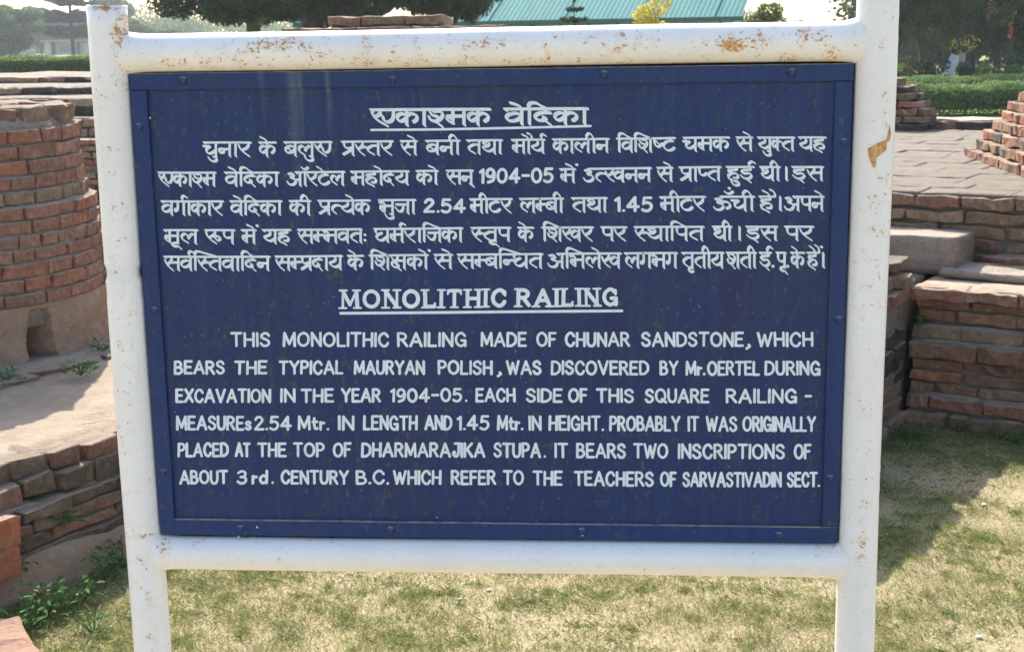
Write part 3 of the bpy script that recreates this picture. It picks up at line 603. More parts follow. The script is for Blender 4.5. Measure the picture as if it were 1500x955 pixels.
# ------------------------------------------------------------------ bricks
def brick_variant(i, L=0.22, W_=0.11, H=0.054, j=0.0034, bev=0.0045):
    bm = bmesh.new(); bmesh.ops.create_cube(bm, size=1)
    bmesh.ops.scale(bm, vec=(L, W_, H), verts=bm.verts)
    bmesh.ops.bevel(bm, geom=bm.edges[:], offset=bev, segments=1, affect='EDGES')
    long_e = [e for e in bm.edges if abs(e.verts[0].co.x-e.verts[1].co.x) > L*0.5]
    bmesh.ops.subdivide_edges(bm, edges=long_e, cuts=4)
    chips = [Vector((random.uniform(-L/2, L/2), random.choice((-1, 1))*W_/2, random.choice((-1, 1))*H/2)) for _ in range(4)]
    for v in bm.verts:
        for c_ in chips:
            d_ = (v.co-c_).length
            if d_ < .022: v.co *= 1-(.022-d_)*(9 if j > .004 else 5)*.6

    for v in bm.verts:
        s_ = Vector((i*7.3, 0, 0)); n_ = noise.noise_vector(v.co*16+s_)*j*1.6 + noise.noise_vector(v.co*45+s_)*j
        v.co += Vector((n_.x, n_.y, n_.z*0.8))
    me = bpy.data.meshes.new('brick'); bm.to_mesh(me); bm.free(); me.materials.append(M['red'])
    return me
CRISP = [brick_variant(i) for i in range(6)]
ROUGH = [brick_variant(i+20, j=0.0085, bev=0.004) for i in range(8)]
BL, BW, BH = 0.22, 0.11, 0.054
def brick(parent, x, y, z, L, W_, H, rz=0.0, mat='old', rough=True, tilt=0.006, name='brick'):
    me = random.choice(ROUGH if rough else CRISP)
    o = bpy.data.objects.new(name, me); C.objects.link(o); o.parent = parent
    o.location = (x, y, z); sx = random.choice((-1, 1))
    o.rotation_euler = (random.gauss(0, tilt), random.gauss(0, tilt), rz + (math.pi if sx < 0 else 0) + random.gauss(0, tilt))
    o.scale = (L/BL, W_/BW, H/BH)
    o.material_slots[0].link = 'OBJECT'; o.material_slots[0].material = M[mat]
    return o
def course(parent, a0, a1, face, z0, z1, axis='a', out=-1, depth=0.11, Ls=(0.16, 0.24), mats=('old',), rough=True, joint=0.008, jit=0.004, name='brick', clip=None):
    """one row of bricks. axis 'a': row runs along a and faces -b / +b at b=face; axis 'b': runs along b"""
    t = a0 - random.uniform(0, Ls[0]*0.6); h = z1-z0-joint*.9
    while t < a1:
        L = random.uniform(*Ls); s0 = max(t, a0); s1 = min(t+L, a1); t += L+joint
        if s1-s0 < 0.03: continue
        c = (s0+s1)/2; d = face - out*(depth/2) + random.gauss(0, jit)
        hh = h*random.uniform(0.93, 1.03)
        pos = (c, d) if axis == 'a' else (d, c)
        if clip and not clip(*pos): continue
        brick(parent, pos[0]-parent['_a'], pos[1]-parent['_b'], z0+h/2, s1-s0, depth, hh, 0 if axis == 'a' else math.pi/2, random.choice(mats), rough, name=name)
def ruin(name, label, cat, a, b, z=0.0, group=None, world=False):
    e = empty(name, (a, b, z) if world else P(a, b, z), 0 if world else -TH); tag(e, label, cat, group); e['_a'] = a; e['_b'] = b; e['_z'] = z; return e
def core(parent, boxes, mat='mortar', name='mortar_core', rough=0.012, res=0.07):
    """rough lump(s) of mortar behind the faces; boxes in ruin grid coordinates"""
    bm = bmesh.new(); A, B_, Z_ = parent['_a'], parent['_b'], parent['_z']
    for i, (x0, x1, y0, y1, z0, z1) in enumerate(boxes):
        t = bmesh.new(); bmesh.ops.create_cube(t, size=1)
        for ax, (lo, hi) in enumerate(((x0, x1), (y0, y1), (z0, z1))):
            n = min(int((hi-lo)/res), 24)
            if n > 0:
                es = [e for e in t.edges if abs((e.verts[0].co-e.verts[1].co)[ax]) > 0.5]
                bmesh.ops.subdivide_edges(t, edges=es, cuts=n, use_grid_fill=True)
        for v in t.verts:
            p = Vector((x0+(v.co.x+.5)*(x1-x0), y0+(v.co.y+.5)*(y1-y0), z0+(v.co.z+.5)*(z1-z0)))
            p += noise.noise_vector(p*9+Vector((i, 0, 0)))*rough; v.co = p-Vector((A, B_, Z_))
        me_ = bpy.data.meshes.new('t'); t.to_mesh(me_); t.free(); bm.from_mesh(me_); bpy.data.meshes.remove(me_)
    o = bm_obj(name, bm, M[mat], parent, True); return o
def zfix(parent):      # children z are absolute: bring them under a raised base
    for ch in parent.children:
        if ch.name.split('.')[0] != 'mortar_core' and not ch.get('_z0'): ch.location.z -= parent['_z']; ch['_z0'] = 1

# ---- right: stepped plinth wall facing the lawn
w1 = ruin('stepped_brick_wall', 'low ruined wall of thin red and brown brick courses with stepped ledges, facing the lawn at right', 'brick wall', 0.5, 3.5)
RB = 3.37
steps = [(0, .056, -.03, 'old'), (.06, .116, .0, 'red'), (.12, .166, .03, 'old'), (.168, .214, .028, 'old'), (.216, .262, .03, 'brown'), (.264, .334, -.012, 'old'), (.336, .388, .022, 'old'), (.40, .452, .062, 'old'), (.454, .49, .058, 'red'), (.492, .544, .0, 'old')]
for z0, z1, off, mt in steps:
    mats = {'old': ('old', 'old', 'red', 'brown'), 'red': ('red', 'red', 'old'), 'brown': ('brown', 'brown', 'old')}[mt]
    course(w1, -.21+max(off, 0)*.3, 1.5, RB+off, z0, z1, mats=mats, depth=.12, Ls=(.15, .27), joint=.007)
core(w1, [(-.205, 1.5, RB+.03, 3.7, -.05, .118), (-.2, 1.5, RB+.052, 3.7, .10, .258), (-.2, 1.5, RB+.022, 3.7, .262, .334), (-.2, 1.5, RB+.036, 3.7, .32, .386), (-.2, 1.5, RB+.09, 3.7, .37, .50), (-.2, 1.5, RB+.03, 3.9, .495, .536)], rough=.006)
# ---- return wall running towards the camera, face looking right
w2 = ruin('return_brick_wall', 'side wall of blackened and red bricks just right of the sign, meeting the stepped wall in a corner', 'brick wall', -.3, 2.7)
for z0, z1, off, mt in steps:
    if mt == 'old' and .10 < z0 < .34 or z0 in (.216, .336): mats = ('black', 'black', 'black', 'old')
    elif z0 < .1: mats = ('old', 'brown')
    else: mats = ('old', 'red')
    course(w2, 2.1, RB-.02+off, -.215-off*.6, z0, z1, axis='b', out=1, mats=mats, depth=.12, Ls=(.13, .24))
course(w2, 2.1, RB+.02, -.235, .546, .60, axis='b', out=1, mats=('old', 'brown'), Ls=(.12, .2), joint=.012, jit=.02)
course(w2, 2.95, RB+.1, -.27, .60, .652, axis='b', out=1, mats=('old', 'brown', 'tile'), Ls=(.12, .2), joint=.012, jit=.015, depth=.14)
course(w2, 2.1, RB+.3, -.38, .546, .60, axis='b', out=1, mats=('tile', 'brown'), Ls=(.12, .2), joint=.012, jit=.02)
course(w2, 2.9, RB+.2, -.42, .60, .655, axis='b', out=1, mats=('tile', 'old'), Ls=(.12, .2), joint=.012, jit=.02, depth=.14)
course(w2, 2.1, RB+.2, -.56, .60, .652, axis='b', out=1, mats=('tile', 'old'), Ls=(.12, .2), joint=.012, jit=.02, depth=.16)
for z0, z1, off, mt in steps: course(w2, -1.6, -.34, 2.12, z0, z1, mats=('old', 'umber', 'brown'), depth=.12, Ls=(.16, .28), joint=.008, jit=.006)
core(w2, [(-1.6, -.245, 2.12, 3.9, -.05, .535), (-1.6, -.3, 2.2, RB+.1, .5, .59)])
# ---- sandstone block and slab on the plinth
def block(name, label, cat, a0, a1, b0, b1, z0, z1, mat, seed, rough=.006, chip=.02, res=.03, bev=.004, twist=0.0):
    bm = bmesh.new(); bmesh.ops.create_cube(bm, size=1); L, Wd, H = a1-a0, b1-b0, z1-z0
    bmesh.ops.scale(bm, vec=(L, Wd, H), verts=bm.verts)
    bmesh.ops.bevel(bm, geom=bm.edges[:], offset=bev, segments=2, affect='EDGES')
    for ax, d in enumerate((L, Wd, H)):
        n = int(d/res)
        es = [e for e in bm.edges if abs((e.verts[0].co-e.verts[1].co)[ax]) > d*.6]
        if n: bmesh.ops.subdivide_edges(bm, edges=es, cuts=n, use_grid_fill=True)
    for v in bm.verts:
        s_ = Vector((seed*3.1, 0, 0)); edge = min(L/2-abs(v.co.x), 1)+min(Wd/2-abs(v.co.y), 1)
        v.co += noise.noise_vector(v.co*6+s_)*rough + noise.noise_vector(v.co*22+s_)*rough*.6
        if H > .1 and v.co.z > H*.1 and noise.noise(Vector((v.co.x*5, v.co.y*5, seed))) > .15: v.co.z -= .006
    bmesh.ops.translate(bm, vec=(0, 0, H/2), verts=bm.verts)
    o = bm_obj(name, bm, M[mat], None, True, loc=P((a0+a1)/2, (b0+b1)/2, z0), rot=(0, 0, -TH+twist))
    if label: tag(o, label, cat)
    return o
block('sandstone_block', 'large squared sandstone block with a pale dusty top resting on the brick ledge', 'stone block', -1.05, -.11, 3.685, 3.96, .543, .692, 'sand', 1, twist=.0)
block('stone_slab', 'thin flat stone slab lying on the ledge beside the sandstone block', 'stone slab', -.17, .36, 3.62, 3.86, .543, .573, 'sand', 5, rough=.01)
# ---- upper wall with the paved terrace behind
w3 = ruin('upper_brick_wall', 'rough dark brown brick courses rising behind the sandstone block up to the paved terrace', 'brick wall', 0, 4.05)
for i, (z0, z1, off) in enumerate([(.543, .60, -.01), (.603, .655, .015), (.66, .715, .0), (.72, .775, -.012), (.78, .838, .0)]):
    mats = ('old', 'red') if i == 0 else ('old', 'brown', 'old', 'brown')
    course(w3, -4.6, 1.4, 3.985+off, z0, z1, mats=mats, depth=.12, Ls=(.15, .27), joint=.009, jit=.008)
course(w3, -.06, 1.4, 3.885, .543, .602, mats=('red', 'old'), depth=.13, Ls=(.2, .3))
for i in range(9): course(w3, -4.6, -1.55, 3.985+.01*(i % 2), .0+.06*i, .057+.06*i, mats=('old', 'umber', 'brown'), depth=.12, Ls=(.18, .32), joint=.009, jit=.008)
core(w3, [(-4.6, 1.45, 4.02, 4.3, -.05, .83)])
terr = empty('paved_terrace', P(0, 6, .84), -TH); tag(terr, kind='structure'); terr['_a'] = 0; terr['_b'] = 6; terr['_z'] = .84
core(terr, [(-4.6, 2.4, 4.02, 9.4, .3, .822)], 'tile', 'mortar_bed', .004, .3)
for ch in terr.children: ch['_z0'] = 1
b = 4.0; row = 0; cnt = 0
while b < 8.05:
    d = .26 if b > 4.2 else .2
    a = -1.95 - (row % 2)*.12 + random.uniform(-.05, .05); amax = .75 if b < 5 else (.4 if b < 6 else .05)
    while a < amax:
        L = random.uniform(.24, .4)
        vis = a > -.62-(b-4)*.30-.35
        if vis and cnt < 290: brick(terr, a+L/2, b+d/2-6, (.816+random.gauss(0, .0016)), L-.005, d-.005, .05, 0, 'tile', False, .002, 'paving_brick'); cnt += 1
        a += L
    b += d; row += 1
w4 = ruin('terrace_kerb', 'low kerb of dark bricks with a light top along the far edge of the terrace', 'kerb', -1, 8.15)
course(w4, -2.6, .8, 8.1, .835, .915, mats=('old', 'black', 'brown'), depth=.25, Ls=(.22, .42), joint=.012)
core(w4, [(-2.6, .8, 8.13, 8.5, .8, .905)])
# ---- dark brick pillar stump and stepped pile
w5 = ruin('brick_pillar_stump', 'dark stump of stacked blackened bricks just right of the right sign post', 'brick stump', -1.75, 8.0)
for i in range(7):
    ex = -1.40-.008*i-(.035*max(i-2, 0) if i < 6 else .2)
    z0 = .84+i*.052
    for bb in (7.86+.015*i, 8.0+.01*i):
        course(w5, -2.35, ex, bb, z0, z0+.052, mats=(('black', 'umber', 'old') if i not in (2, 3) else ('red', 'old', 'umber')), depth=.14, Ls=(.13, .22), joint=.007, jit=.008)
core(w5, [(-2.3, -1.64, 7.92, 8.15, .82, 1.12)])
w6 = ruin('ruined_brick_pile', 'stepped heap of broken orange-red bricks rising at the right edge of the terrace', 'brick pile', .3, 5.3)
dirv = np.array([.58, -1.20]); dirv /= np.linalg.norm(dirv); nrm = np.array([-dirv[1], dirv[0]])*-1   # row runs toward the camera, face looks left
if nrm[0] > 0: nrm = -nrm
for i in range(8):
    z0 = .835+i*.052; s0 = .02+.03*i; back = .03+.036*i
    for layer in range(2):
        t = s0+layer*.02+random.uniform(-.04, .04)
        while t < 3.0:
            L = random.uniform(.14, .24); c = np.array([-.68, 5.9])+dirv*(t+L/2)-nrm*(back+.06+layer*.12)
            mt = random.choice(('old', 'old', 'brown', 'red', 'tile'))
            brick(w6, c[0]-.3, c[1]-5.3, z0+.026, L-.008, .115, .048*random.uniform(.9, 1.05), math.atan2(dirv[1], dirv[0])+random.gauss(0, .05), mt, True, .02)
            t += L+.004
            
bm = bmesh.new(); 
for i in range(8):
    z0 = .80+i*.052; s0 = .12+.03*i; back = .07+.036*i
    c0 = np.array([-.68, 5.9])+dirv*s0-nrm*back; c1 = np.array([-.68, 5.9])+dirv*3.0-nrm*back; c2 = c1-nrm*1.2; c3 = c0-nrm*1.2
    lo = [bm.verts.new((c[0]-.3, c[1]-5.3, z0)) for c in (c0, c1, c2, c3)]; hi = [bm.verts.new((c[0]-.3, c[1]-5.3, z0+.075)) for c in (c0, c1, c2, c3)]
    for q in range(4): bm.faces.new((lo[q], lo[(q+1) % 4], hi[(q+1) % 4], hi[q]))
    bm.faces.new(hi)
bmesh.ops.recalc_face_normals(bm, faces=bm.faces[:]); bm_obj('mortar_core', bm, M['mortar'], w6)
for e in (w1, w2, w3, w4, w5, w6): zfix(e)
zfix(terr)

# ---- centre: stump of a stepped mound behind the sign
w7 = ruin('brick_mound', 'brick mound whose top courses show just above the sign rail before the trees', 'brick mound', -1.15, 6.1, world=True)
for i in range(15):
    z0 = .868+i*.052; top = i >= 14
    e = max(0, (13-i))*.03+(.24 if i == 13 else .30 if i < 13 else 0)
    a0, a1, bb = -1.46-e, -.80+e*1.5, 5.72-e*.5
    if i < 10: a0, a1 = -1.95-(10-i)*.03, -.3+(10-i)*.02
    course(w7, a0, a1, bb, z0, z0+(.052 if not top else .062), mats=('old', 'old', 'brown', 'red') if i > 11 else ('old', 'brown'), depth=.2, Ls=(.18, .34), joint=.008, jit=.01)
core(w7, [(-1.95, -.3, 5.75, 6.9, .8, 1.36), (-1.72, -.5, 5.7, 6.8, 1.3, 1.57), (-1.45, -.81, 5.76, 6.3, 1.5, 1.645)])
zfix(w7)

# ---- left: drum of a round brick stupa
dc = np.array([-2.475, 2.85]); DR = .60
drum = empty('round_brick_stupa', (dc[0], dc[1], .35)); tag(drum, 'round drum-shaped stupa of neat red bricks with a small niche, left of the sign', 'brick stupa')
facing = math.atan2(CAM[1]-dc[1], CAM[0]-dc[0])
prof = []  # (z0, z1, radius)
zz = .58
rs = [.652, .648, .648, .642, .636, .632, .628, .60, .592, .585, .582, .585]
hs = [.052, .052, .054, .05, .05, .052, .05, .052, .055, .055, .055, .06]
for r_, h_ in zip([q*1.02 for q in rs], hs): prof.append((zz, zz+h_, r_)); zz += h_
for ci, (z0, z1, r_) in enumerate(prof):
    a = facing-2.0+random.uniform(0, .2)
    while a < facing+2.0:
        L = random.choice((random.uniform(.075, .13), random.uniform(.13, .2))); da = (L+.008)/r_
        am = a+da/2; a += da
        px_ang = (am-facing)
        mt = random.choice(('red', 'red', 'red', 'old')) if ci not in (7, 12) else random.choice(('old', 'red', 'brown'))
        rr = r_-.05+random.gauss(0, .003)
        o = brick(drum, rr*math.cos(am), rr*math.sin(am), (z0+z1)/2-.35, L, .10, (z1-z0)*random.uniform(.80, .9), am+math.pi/2, mt, random.random() < .3, .009)
    top = z1
# broken cap slabs on top
a = facing-1.9
while a < facing+1.9:
    L = random.uniform(.16, .3); da = (L+.01)/.5; am = a+da/2; a += da
    rr = .475+random.gauss(0, .012)
    brick(drum, rr*math.cos(am), rr*math.sin(am), top+.036-.35, L, .17, .068, am+math.pi/2, random.choice(('brown', 'old', 'old')), True, .012)
def lathe(bm, prof_, n, cx=0, cy=0, j=0.0, cap=True):
    rings = []
    for z, r_ in prof_:
        rings.append([])
        for k_ in range(n):
            a_ = 2*math.pi*k_/n; q = r_+j*noise.noise((r_*math.cos(a_)*6, r_*math.sin(a_)*6, z*8))
            rings[-1].append(bm.verts.new((cx+q*math.cos(a_), cy+q*math.sin(a_), z+j*.4*noise.noise((r_*math.cos(a_)*4, r_*math.sin(a_)*4, 7)))))
    for A, B in zip(rings, rings[1:]):
        for k_ in range(n): bm.faces.new((A[k_], A[(k_+1) % n], B[(k_+1) % n], B[k_]))
    if cap: bm.faces.new(rings[-1])
bm = bmesh.new(); lathe(bm, [(.15, rs[0]-.012)]+[(p[0]+d-.35, p[2]-.010) for p in prof for d in (.001, p[1]-p[0]-.001)]+[(top+.055-.35, .5), (top+.062-.35, .3), (top+.064-.35, .02)], 120, j=.006)
bm_obj('mortar_core', bm, M['mortar'], drum, True)
for ring_r in (.1, .26):     # paving on the drum top
    n_ = 5 if ring_r == .1 else 10
    for q in range(n_):
        am = 2*math.pi*q/n_+ring_r*7
        brick(drum, ring_r*math.cos(am), ring_r*math.sin(am), top+.046-.35, 2*math.pi*ring_r/n_*.96, .15, .05, am+math.pi/2, 'tile', True, .01)
# mud plastered foot with a niche cut into it
pn = at_z(54, 540, .37); perp = (pn[0]-dc[0])*-math.sin(facing)+(pn[1]-dc[1])*math.cos(facing); ang0 = facing+math.asin(max(-1, min(1, perp/.69)))
bm = bmesh.new(); n = 420; nz = 34; ring = []
def niche(a_, z):
    d = (a_-ang0+math.pi) % (2*math.pi)-math.pi; x_ = d*.66-.045
    hgt = .215*(1-(abs(x_+.004)/.075)**2.2)
    wv = .062 if z > .48 else .062
    ins = abs(x_) < .048+.1*max(0, (.5-z)) and z < .36+.20*min(1, 1.25-(abs(x_)/.05)**2*.5)
    return ins
for i in range(nz+1):
    z = .33+i*(.252/nz); row_ = []
    for k_ in range(n):
        a_ = facing-2.2+4.4*k_/(n-1); r_ = .668+.02*max(0, (.42-z)/.09)+.014*noise.noise((a_*5, z*12, 1))+.006*noise.noise((a_*22, z*30, 2))
        if niche(a_, z): r_ -= .26
        row_.append(bm.verts.new((r_*math.cos(a_), r_*math.sin(a_), z-.35)))
    ring.append(row_)
for A, B in zip(ring, ring[1:]):
    for k_ in range(n-1): bm.faces.new((A[k_], A[k_+1], B[k_+1], B[k_]))
inner = [bm.verts.new((.56*math.cos(facing-2.2+4.4*k_/(n-1)), .55*math.sin(facing-2.2+4.4*k_/(n-1)), .232)) for k_ in range(n)]
for k_ in range(n-1): bm.faces.new((ring[-1][k_], ring[-1][k_+1], inner[k_+1], inner[k_]))
bm_obj('plastered_foot', bm, M['mud'], drum, True)

# ---- left terrace with the ragged stepped edge
lt = ruin('left_brick_terrace', 'low brick terrace edge with worn toothed courses below the round stupa, at lower left', 'brick terrace', -2.2, 1.2)
A0 = -1.83
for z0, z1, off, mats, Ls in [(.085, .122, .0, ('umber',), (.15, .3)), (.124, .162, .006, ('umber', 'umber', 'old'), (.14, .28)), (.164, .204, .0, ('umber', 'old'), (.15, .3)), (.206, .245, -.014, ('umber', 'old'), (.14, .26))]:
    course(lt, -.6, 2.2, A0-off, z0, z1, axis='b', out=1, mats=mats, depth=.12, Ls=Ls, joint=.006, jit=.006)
t = -.6; q = 0
while t < 2.2:
    L = random.uniform(.09, .13); off = (.012 if q % 2 else .05)+random.gauss(0, .01)
    brick(lt, A0-off-.09+2.2, t+L/2-1.2, .276, .2, L-.01, .054, 0, random.choice(('umber', 'umber', 'old')), True, .02)
    t += L; q += 1
t = -.6
while t < 2.2:
    L = random.uniform(.10, .17); off = .07+random.gauss(0, .016)
    brick(lt, A0-off-.09+2.2, t+L/2-1.2, .33, .2, L-.008, .052, 0, random.choice(('umber', 'umber', 'old')), True, .02)
    t += L
core(lt, [(-6.5, A0-.03, -.6, 2.22, -.05, .24), (-6.5, A0-.16, -.6, 2.22, .2, .338)], rough=.012, res=.09)
# earth foot (mud plaster skirt)
bm = bmesh.new(); rows_ = []
for i in range(60):
    bb = -.6+2.8*i/59; rr_ = []
    for z, o_ in ((-.03, .05), (.0, .045), (.05, .022), (.09, .008), (.1, -.03)):
        p = Vector((A0+o_+.02*noise.noise((bb*4, z*9, 0))+2.2, bb-1.2, z+(.02*noise.noise((bb*3, 0, 4)) if z > .04 else 0))); rr_.append(bm.verts.new(p))
    rows_.append(rr_)
for A, B in zip(rows_, rows_[1:]):
    for i in range(4): bm.faces.new((A[i], B[i], B[i+1], A[i+1]))
bm_obj('mud_skirt', bm, M['mud'], lt, True)
# repaired red bricks at the left margin
for z0, z1 in ((.08, .163), (.168, .25)):
    brick(lt, A0+.02-.06+2.2, .245+random.uniform(-.006, .006)-1.2, (z0+z1)/2, .16, .28, z1-z0, 0, 'vivid', False, .01)
# dusty top of the terrace (two levels)
def sheet(name, poly_fn, a0, a1, b0, b1, na, nb, mat, zf):
    V_ = []; F_ = []
    for i in range(na+1):
        for j in range(nb+1):
            a_ = a0+(a1-a0)*i/na; b_ = b0+(b1-b0)*j/nb; V_.append(P(a_, b_, zf(a_, b_)))
    for i in range(na):
        for j in range(nb):
            q = i*(nb+1)+j; F_.append((q, q+nb+1, q+nb+2, q+1))
    o = mesh(name, V_, F_, M[mat], None, True); return o
lsh = sheet('terrace_earth', None, -6.5, A0-.10, -.6, 2.2, 160, 90, 'earth', lambda a_, b_: .360-.03*max(0, 1-(A0-.10-a_)/.05)+.008*noise.noise((a_*3, b_*3, 0))+.004*noise.noise((a_*11, b_*11, 0)))
tag(lsh, kind='structure')
kb = ruin('stupa_kerb', 'worn brick kerb around the foot of the round stupa', 'kerb', -2.8, 1.6)
course(kb, .3, 2.2, -2.66, .34, .385, axis='b', out=1, mats=('brown', 'old'), depth=.16, Ls=(.2, .34), joint=.01, jit=.012)
core(kb, [(-6.4, -2.72, .2, 2.2, .3, .378)], 'earth')
for e in (lt, kb): zfix(e)

# ---- far left: receding brick platforms
fp = ruin('tiered_brick_platform', 'long low tiers of old brick receding behind the round stupa on the left', 'brick platform', -6, 11, world=True)
tiers = [(10.3, [(.0, .06), (.062, .122), (.124, .184), (.186, .246), (.248, .31), (.312, .372), (.374, .434), (.436, .496), (.498, .558), (.56, .62), (.622, .68)]), (10.6, [(.68, .76), (.765, .85)]), (11.2, [(.85, .93), (.935, 1.02)]), (12.4, [(1.02, 1.10)]), (14.5, [(1.10, 1.17)])]
for bb, cs in tiers:
    for z0, z1 in cs:
        lo = -5.5 if z1 < .7 else -6.4-(bb-10)*.55
        course(fp, lo, -4.3, bb, z0, z1, mats=('old', 'brown', 'red') if bb < 11 else ('old', 'old', 'brown', 'black'), depth=.25, Ls=(.26, .6) if bb > 10.4 else (.2, .36), joint=.012, jit=.02)
boxes = []
for i, (bb, cs) in enumerate(tiers):
    nxt = tiers[i+1][0] if i+1 < len(tiers) else bb+3
    boxes.append((-14, -4.33, bb+.06, nxt+.4, -.1, cs[-1][1]-.012))
core(fp, boxes, 'tile', rough=.02, res=.35)
zfix(fp)

# ---- loose bricks and stones on the lawn
p = at_z(14, 958, 0.03)
b1 = bpy.data.objects.new('loose_brick', ROUGH[1]); C.objects.link(b1); b1.location = (p[0]-.02, p[1], .03); b1.rotation_euler = (.05, .1, -.9); b1.scale = (.9, 1.3, 1.2)
b1.material_slots[0].link = 'OBJECT'; b1.material_slots[0].material = M['vivid']; tag(b1, 'broken red brick lying in the weeds at the bottom left corner', 'brick')
M['pebble'] = plain('pale_pebble', (.7, .66, .6), .8, .1)
for i, (px, py, r_, lb) in enumerate([(716, 863, .007, 'white chip of stone on the dry grass under the sign, the right one of two'), (674, 876, .007, 'white chip of stone on the dry grass under the sign, the left one of two'), (1441, 738, .010, 'pinkish pebble on the grass near the shadow edge at right'), (1434, 931, .008, 'small pale pebble on the lawn at bottom right')]):
    p = at_z(px, py, .005); bm = bmesh.new(); bmesh.ops.create_icosphere(bm, subdivisions=2, radius=r_)
    for v in bm.verts: v.co.z *= .5; v.co *= 1+.35*noise.noise(v.co*90+Vector((i, 0, 0)))
    tag(bm_obj('pebble', bm, M['pebble'], None, True, loc=(p[0], p[1], .003)), lb, 'pebble')

# ------------------------------------------------------------------ ground
def gz(x, y):
    d = math.hypot(x-CAM[0], y-CAM[1]); t = min(max((d-29)/8, 0), 1); q = min(max((5-x)/4, 0), 1); return .62*t*t*(3-2*t)*q*q*(3-2*q)
k = NT('dry_lawn_soil', 0.95, 0.1); wp = k.mk('ShaderNodeNewGeometry').outputs['Position']
g = k.mix(k.ramp(k.noise(4, 6, .65, vec=wp), [(.36, 0), (.6, 1)]), (.42, .335, .225), (.36, .30, .17))
g = k.mix(k.ramp(k.noise(9, 7, .75, vec=wp), [(.46, 0), (.62, .85)]), g, (.29, .26, .12))
g = k.mix(k.ramp(k.noise(70, 5, .7, vec=wp), [(.45, 0), (.7, .7)]), g, (.47, .38, .24))
g = k.mix(k.ramp(k.noise(160, 4, .7, vec=wp), [(.52, 0), (.7, .7)]), g, (.16, .125, .075))
far = k.mk('ShaderNodeVectorMath', operation='LENGTH'); k.l(wp, far.inputs[0])
g = k.mix(k.ramp(k.math('DIVIDE', far.outputs['Value'], 60), [(.12, 0), (.4, 1)]), g, (.17, .21, .06))
k.col(g); k.bump(k.mix(.5, k.noise(60, 6, .7, vec=wp), k.noise(9, 4, .6, vec=wp)), .02)
M['soil'] = k.m
Vg = []; Fg = []
rr = [0]+list(np.geomspace(.6, 1500, 70)); na = 96
Vg.append((CAM[0], CAM[1], 0))
for r_ in rr[1:]:
    for q in range(na):
        a_ = 2*math.pi*q/na; x_, y_ = CAM[0]+r_*math.cos(a_), CAM[1]+r_*math.sin(a_)
        Vg.append((x_, y_, gz(x_, y_)+(.012*noise.noise((x_*2, y_*2, 0)) if r_ < 20 else 0)))
for q in range(na): Fg.append((0, 1+q, 1+(q+1) % na))
for i in range(len(rr)-2):
    for q in range(na):
        A = 1+i*na+q; B = 1+i*na+(q+1) % na; Fg.append((A, A+na, B+na, B))
tag(mesh('ground', Vg, Fg, M['soil'], None, True), kind='structure')

# grass blades
M['grass_dry'] = leaf_mat('dry_grass', [(.50, .40, .22), (.42, .34, .16), (.30, .29, .11), (.54, .45, .27)], .3)
M['grass_green'] = leaf_mat('green_grass', [(.17, .24, .06), (.27, .31, .10), (.40, .37, .17), (.21, .28, .08)], .3)
M['weed'] = leaf_mat('weed_leaves', [(.05, .11, .03), (.08, .16, .045), (.12, .22, .06)], .25)
def blades(n, x0, x1, y0, y1, h0, h1, wd, keep, lean=1.6, stem_f=None):
    x = rng.uniform(x0, x1, n); y = rng.uniform(y0, y1, n)
    kp = np.array([keep(a_, b_) for a_, b_ in zip(x, y)]); x, y = x[kp], y[kp]; n = len(x)
    z = np.array([gz(a_, b_)+(.012*noise.noise((a_*2, b_*2, 0))) for a_, b_ in zip(x, y)])
    h = rng.uniform(h0, h1, n); an = rng.uniform(0, 2*np.pi, n); ln = rng.uniform(.25, lean, n)*h*1.5; an2 = rng.uniform(0, 2*np.pi, n)
    b_ = np.stack([x, y, z], 1); side = np.stack([np.cos(an), np.sin(an), 0*an], 1)*(wd/2)*rng.uniform(.6, 1.3, n)[:, None]
    mid = b_+np.stack([np.cos(an2)*ln*.4, np.sin(an2)*ln*.4, h*.65], 1); tip = b_+np.stack([np.cos(an2)*ln, np.sin(an2)*ln, h], 1)
    V_ = np.stack([b_-side, b_+side, mid+side*.7, tip, mid-side*.7], 1).reshape(-1, 3); return V_
def ab_of(x_, y_): return x_*E1[0]+y_*E1[1], x_*E2[0]+y_*E2[1]
def free(x_, y_):
    a_, b_ = ab_of(x_, y_)
    if a_ > -.24 and b_ > RB-.04: return False
    if a_ < A0+.04: return False
    if a_ < -.2 and b_ > 2.1: return False
    return True
def patch(x_, y_, s=2.3, o=0): return noise.noise((x_*s+o, y_*s, o))+.6*noise.noise((x_*s*3+o, y_*s*3, 5))
def shade_side(x_, y_):
    a_, b_ = ab_of(x_, y_); return (a_ > -.25 and b_ > 2.75) or a_ < -1.3
V1 = blades(230000, -1.9, 2.6, .6, 3.4, .003, .012, .0018, lambda x_, y_: free(x_, y_) and patch(x_, y_) > random.uniform(-1.1, .35))
tag(faces_np('dry_grass', V1, 5, M['grass_dry']), kind='stuff')
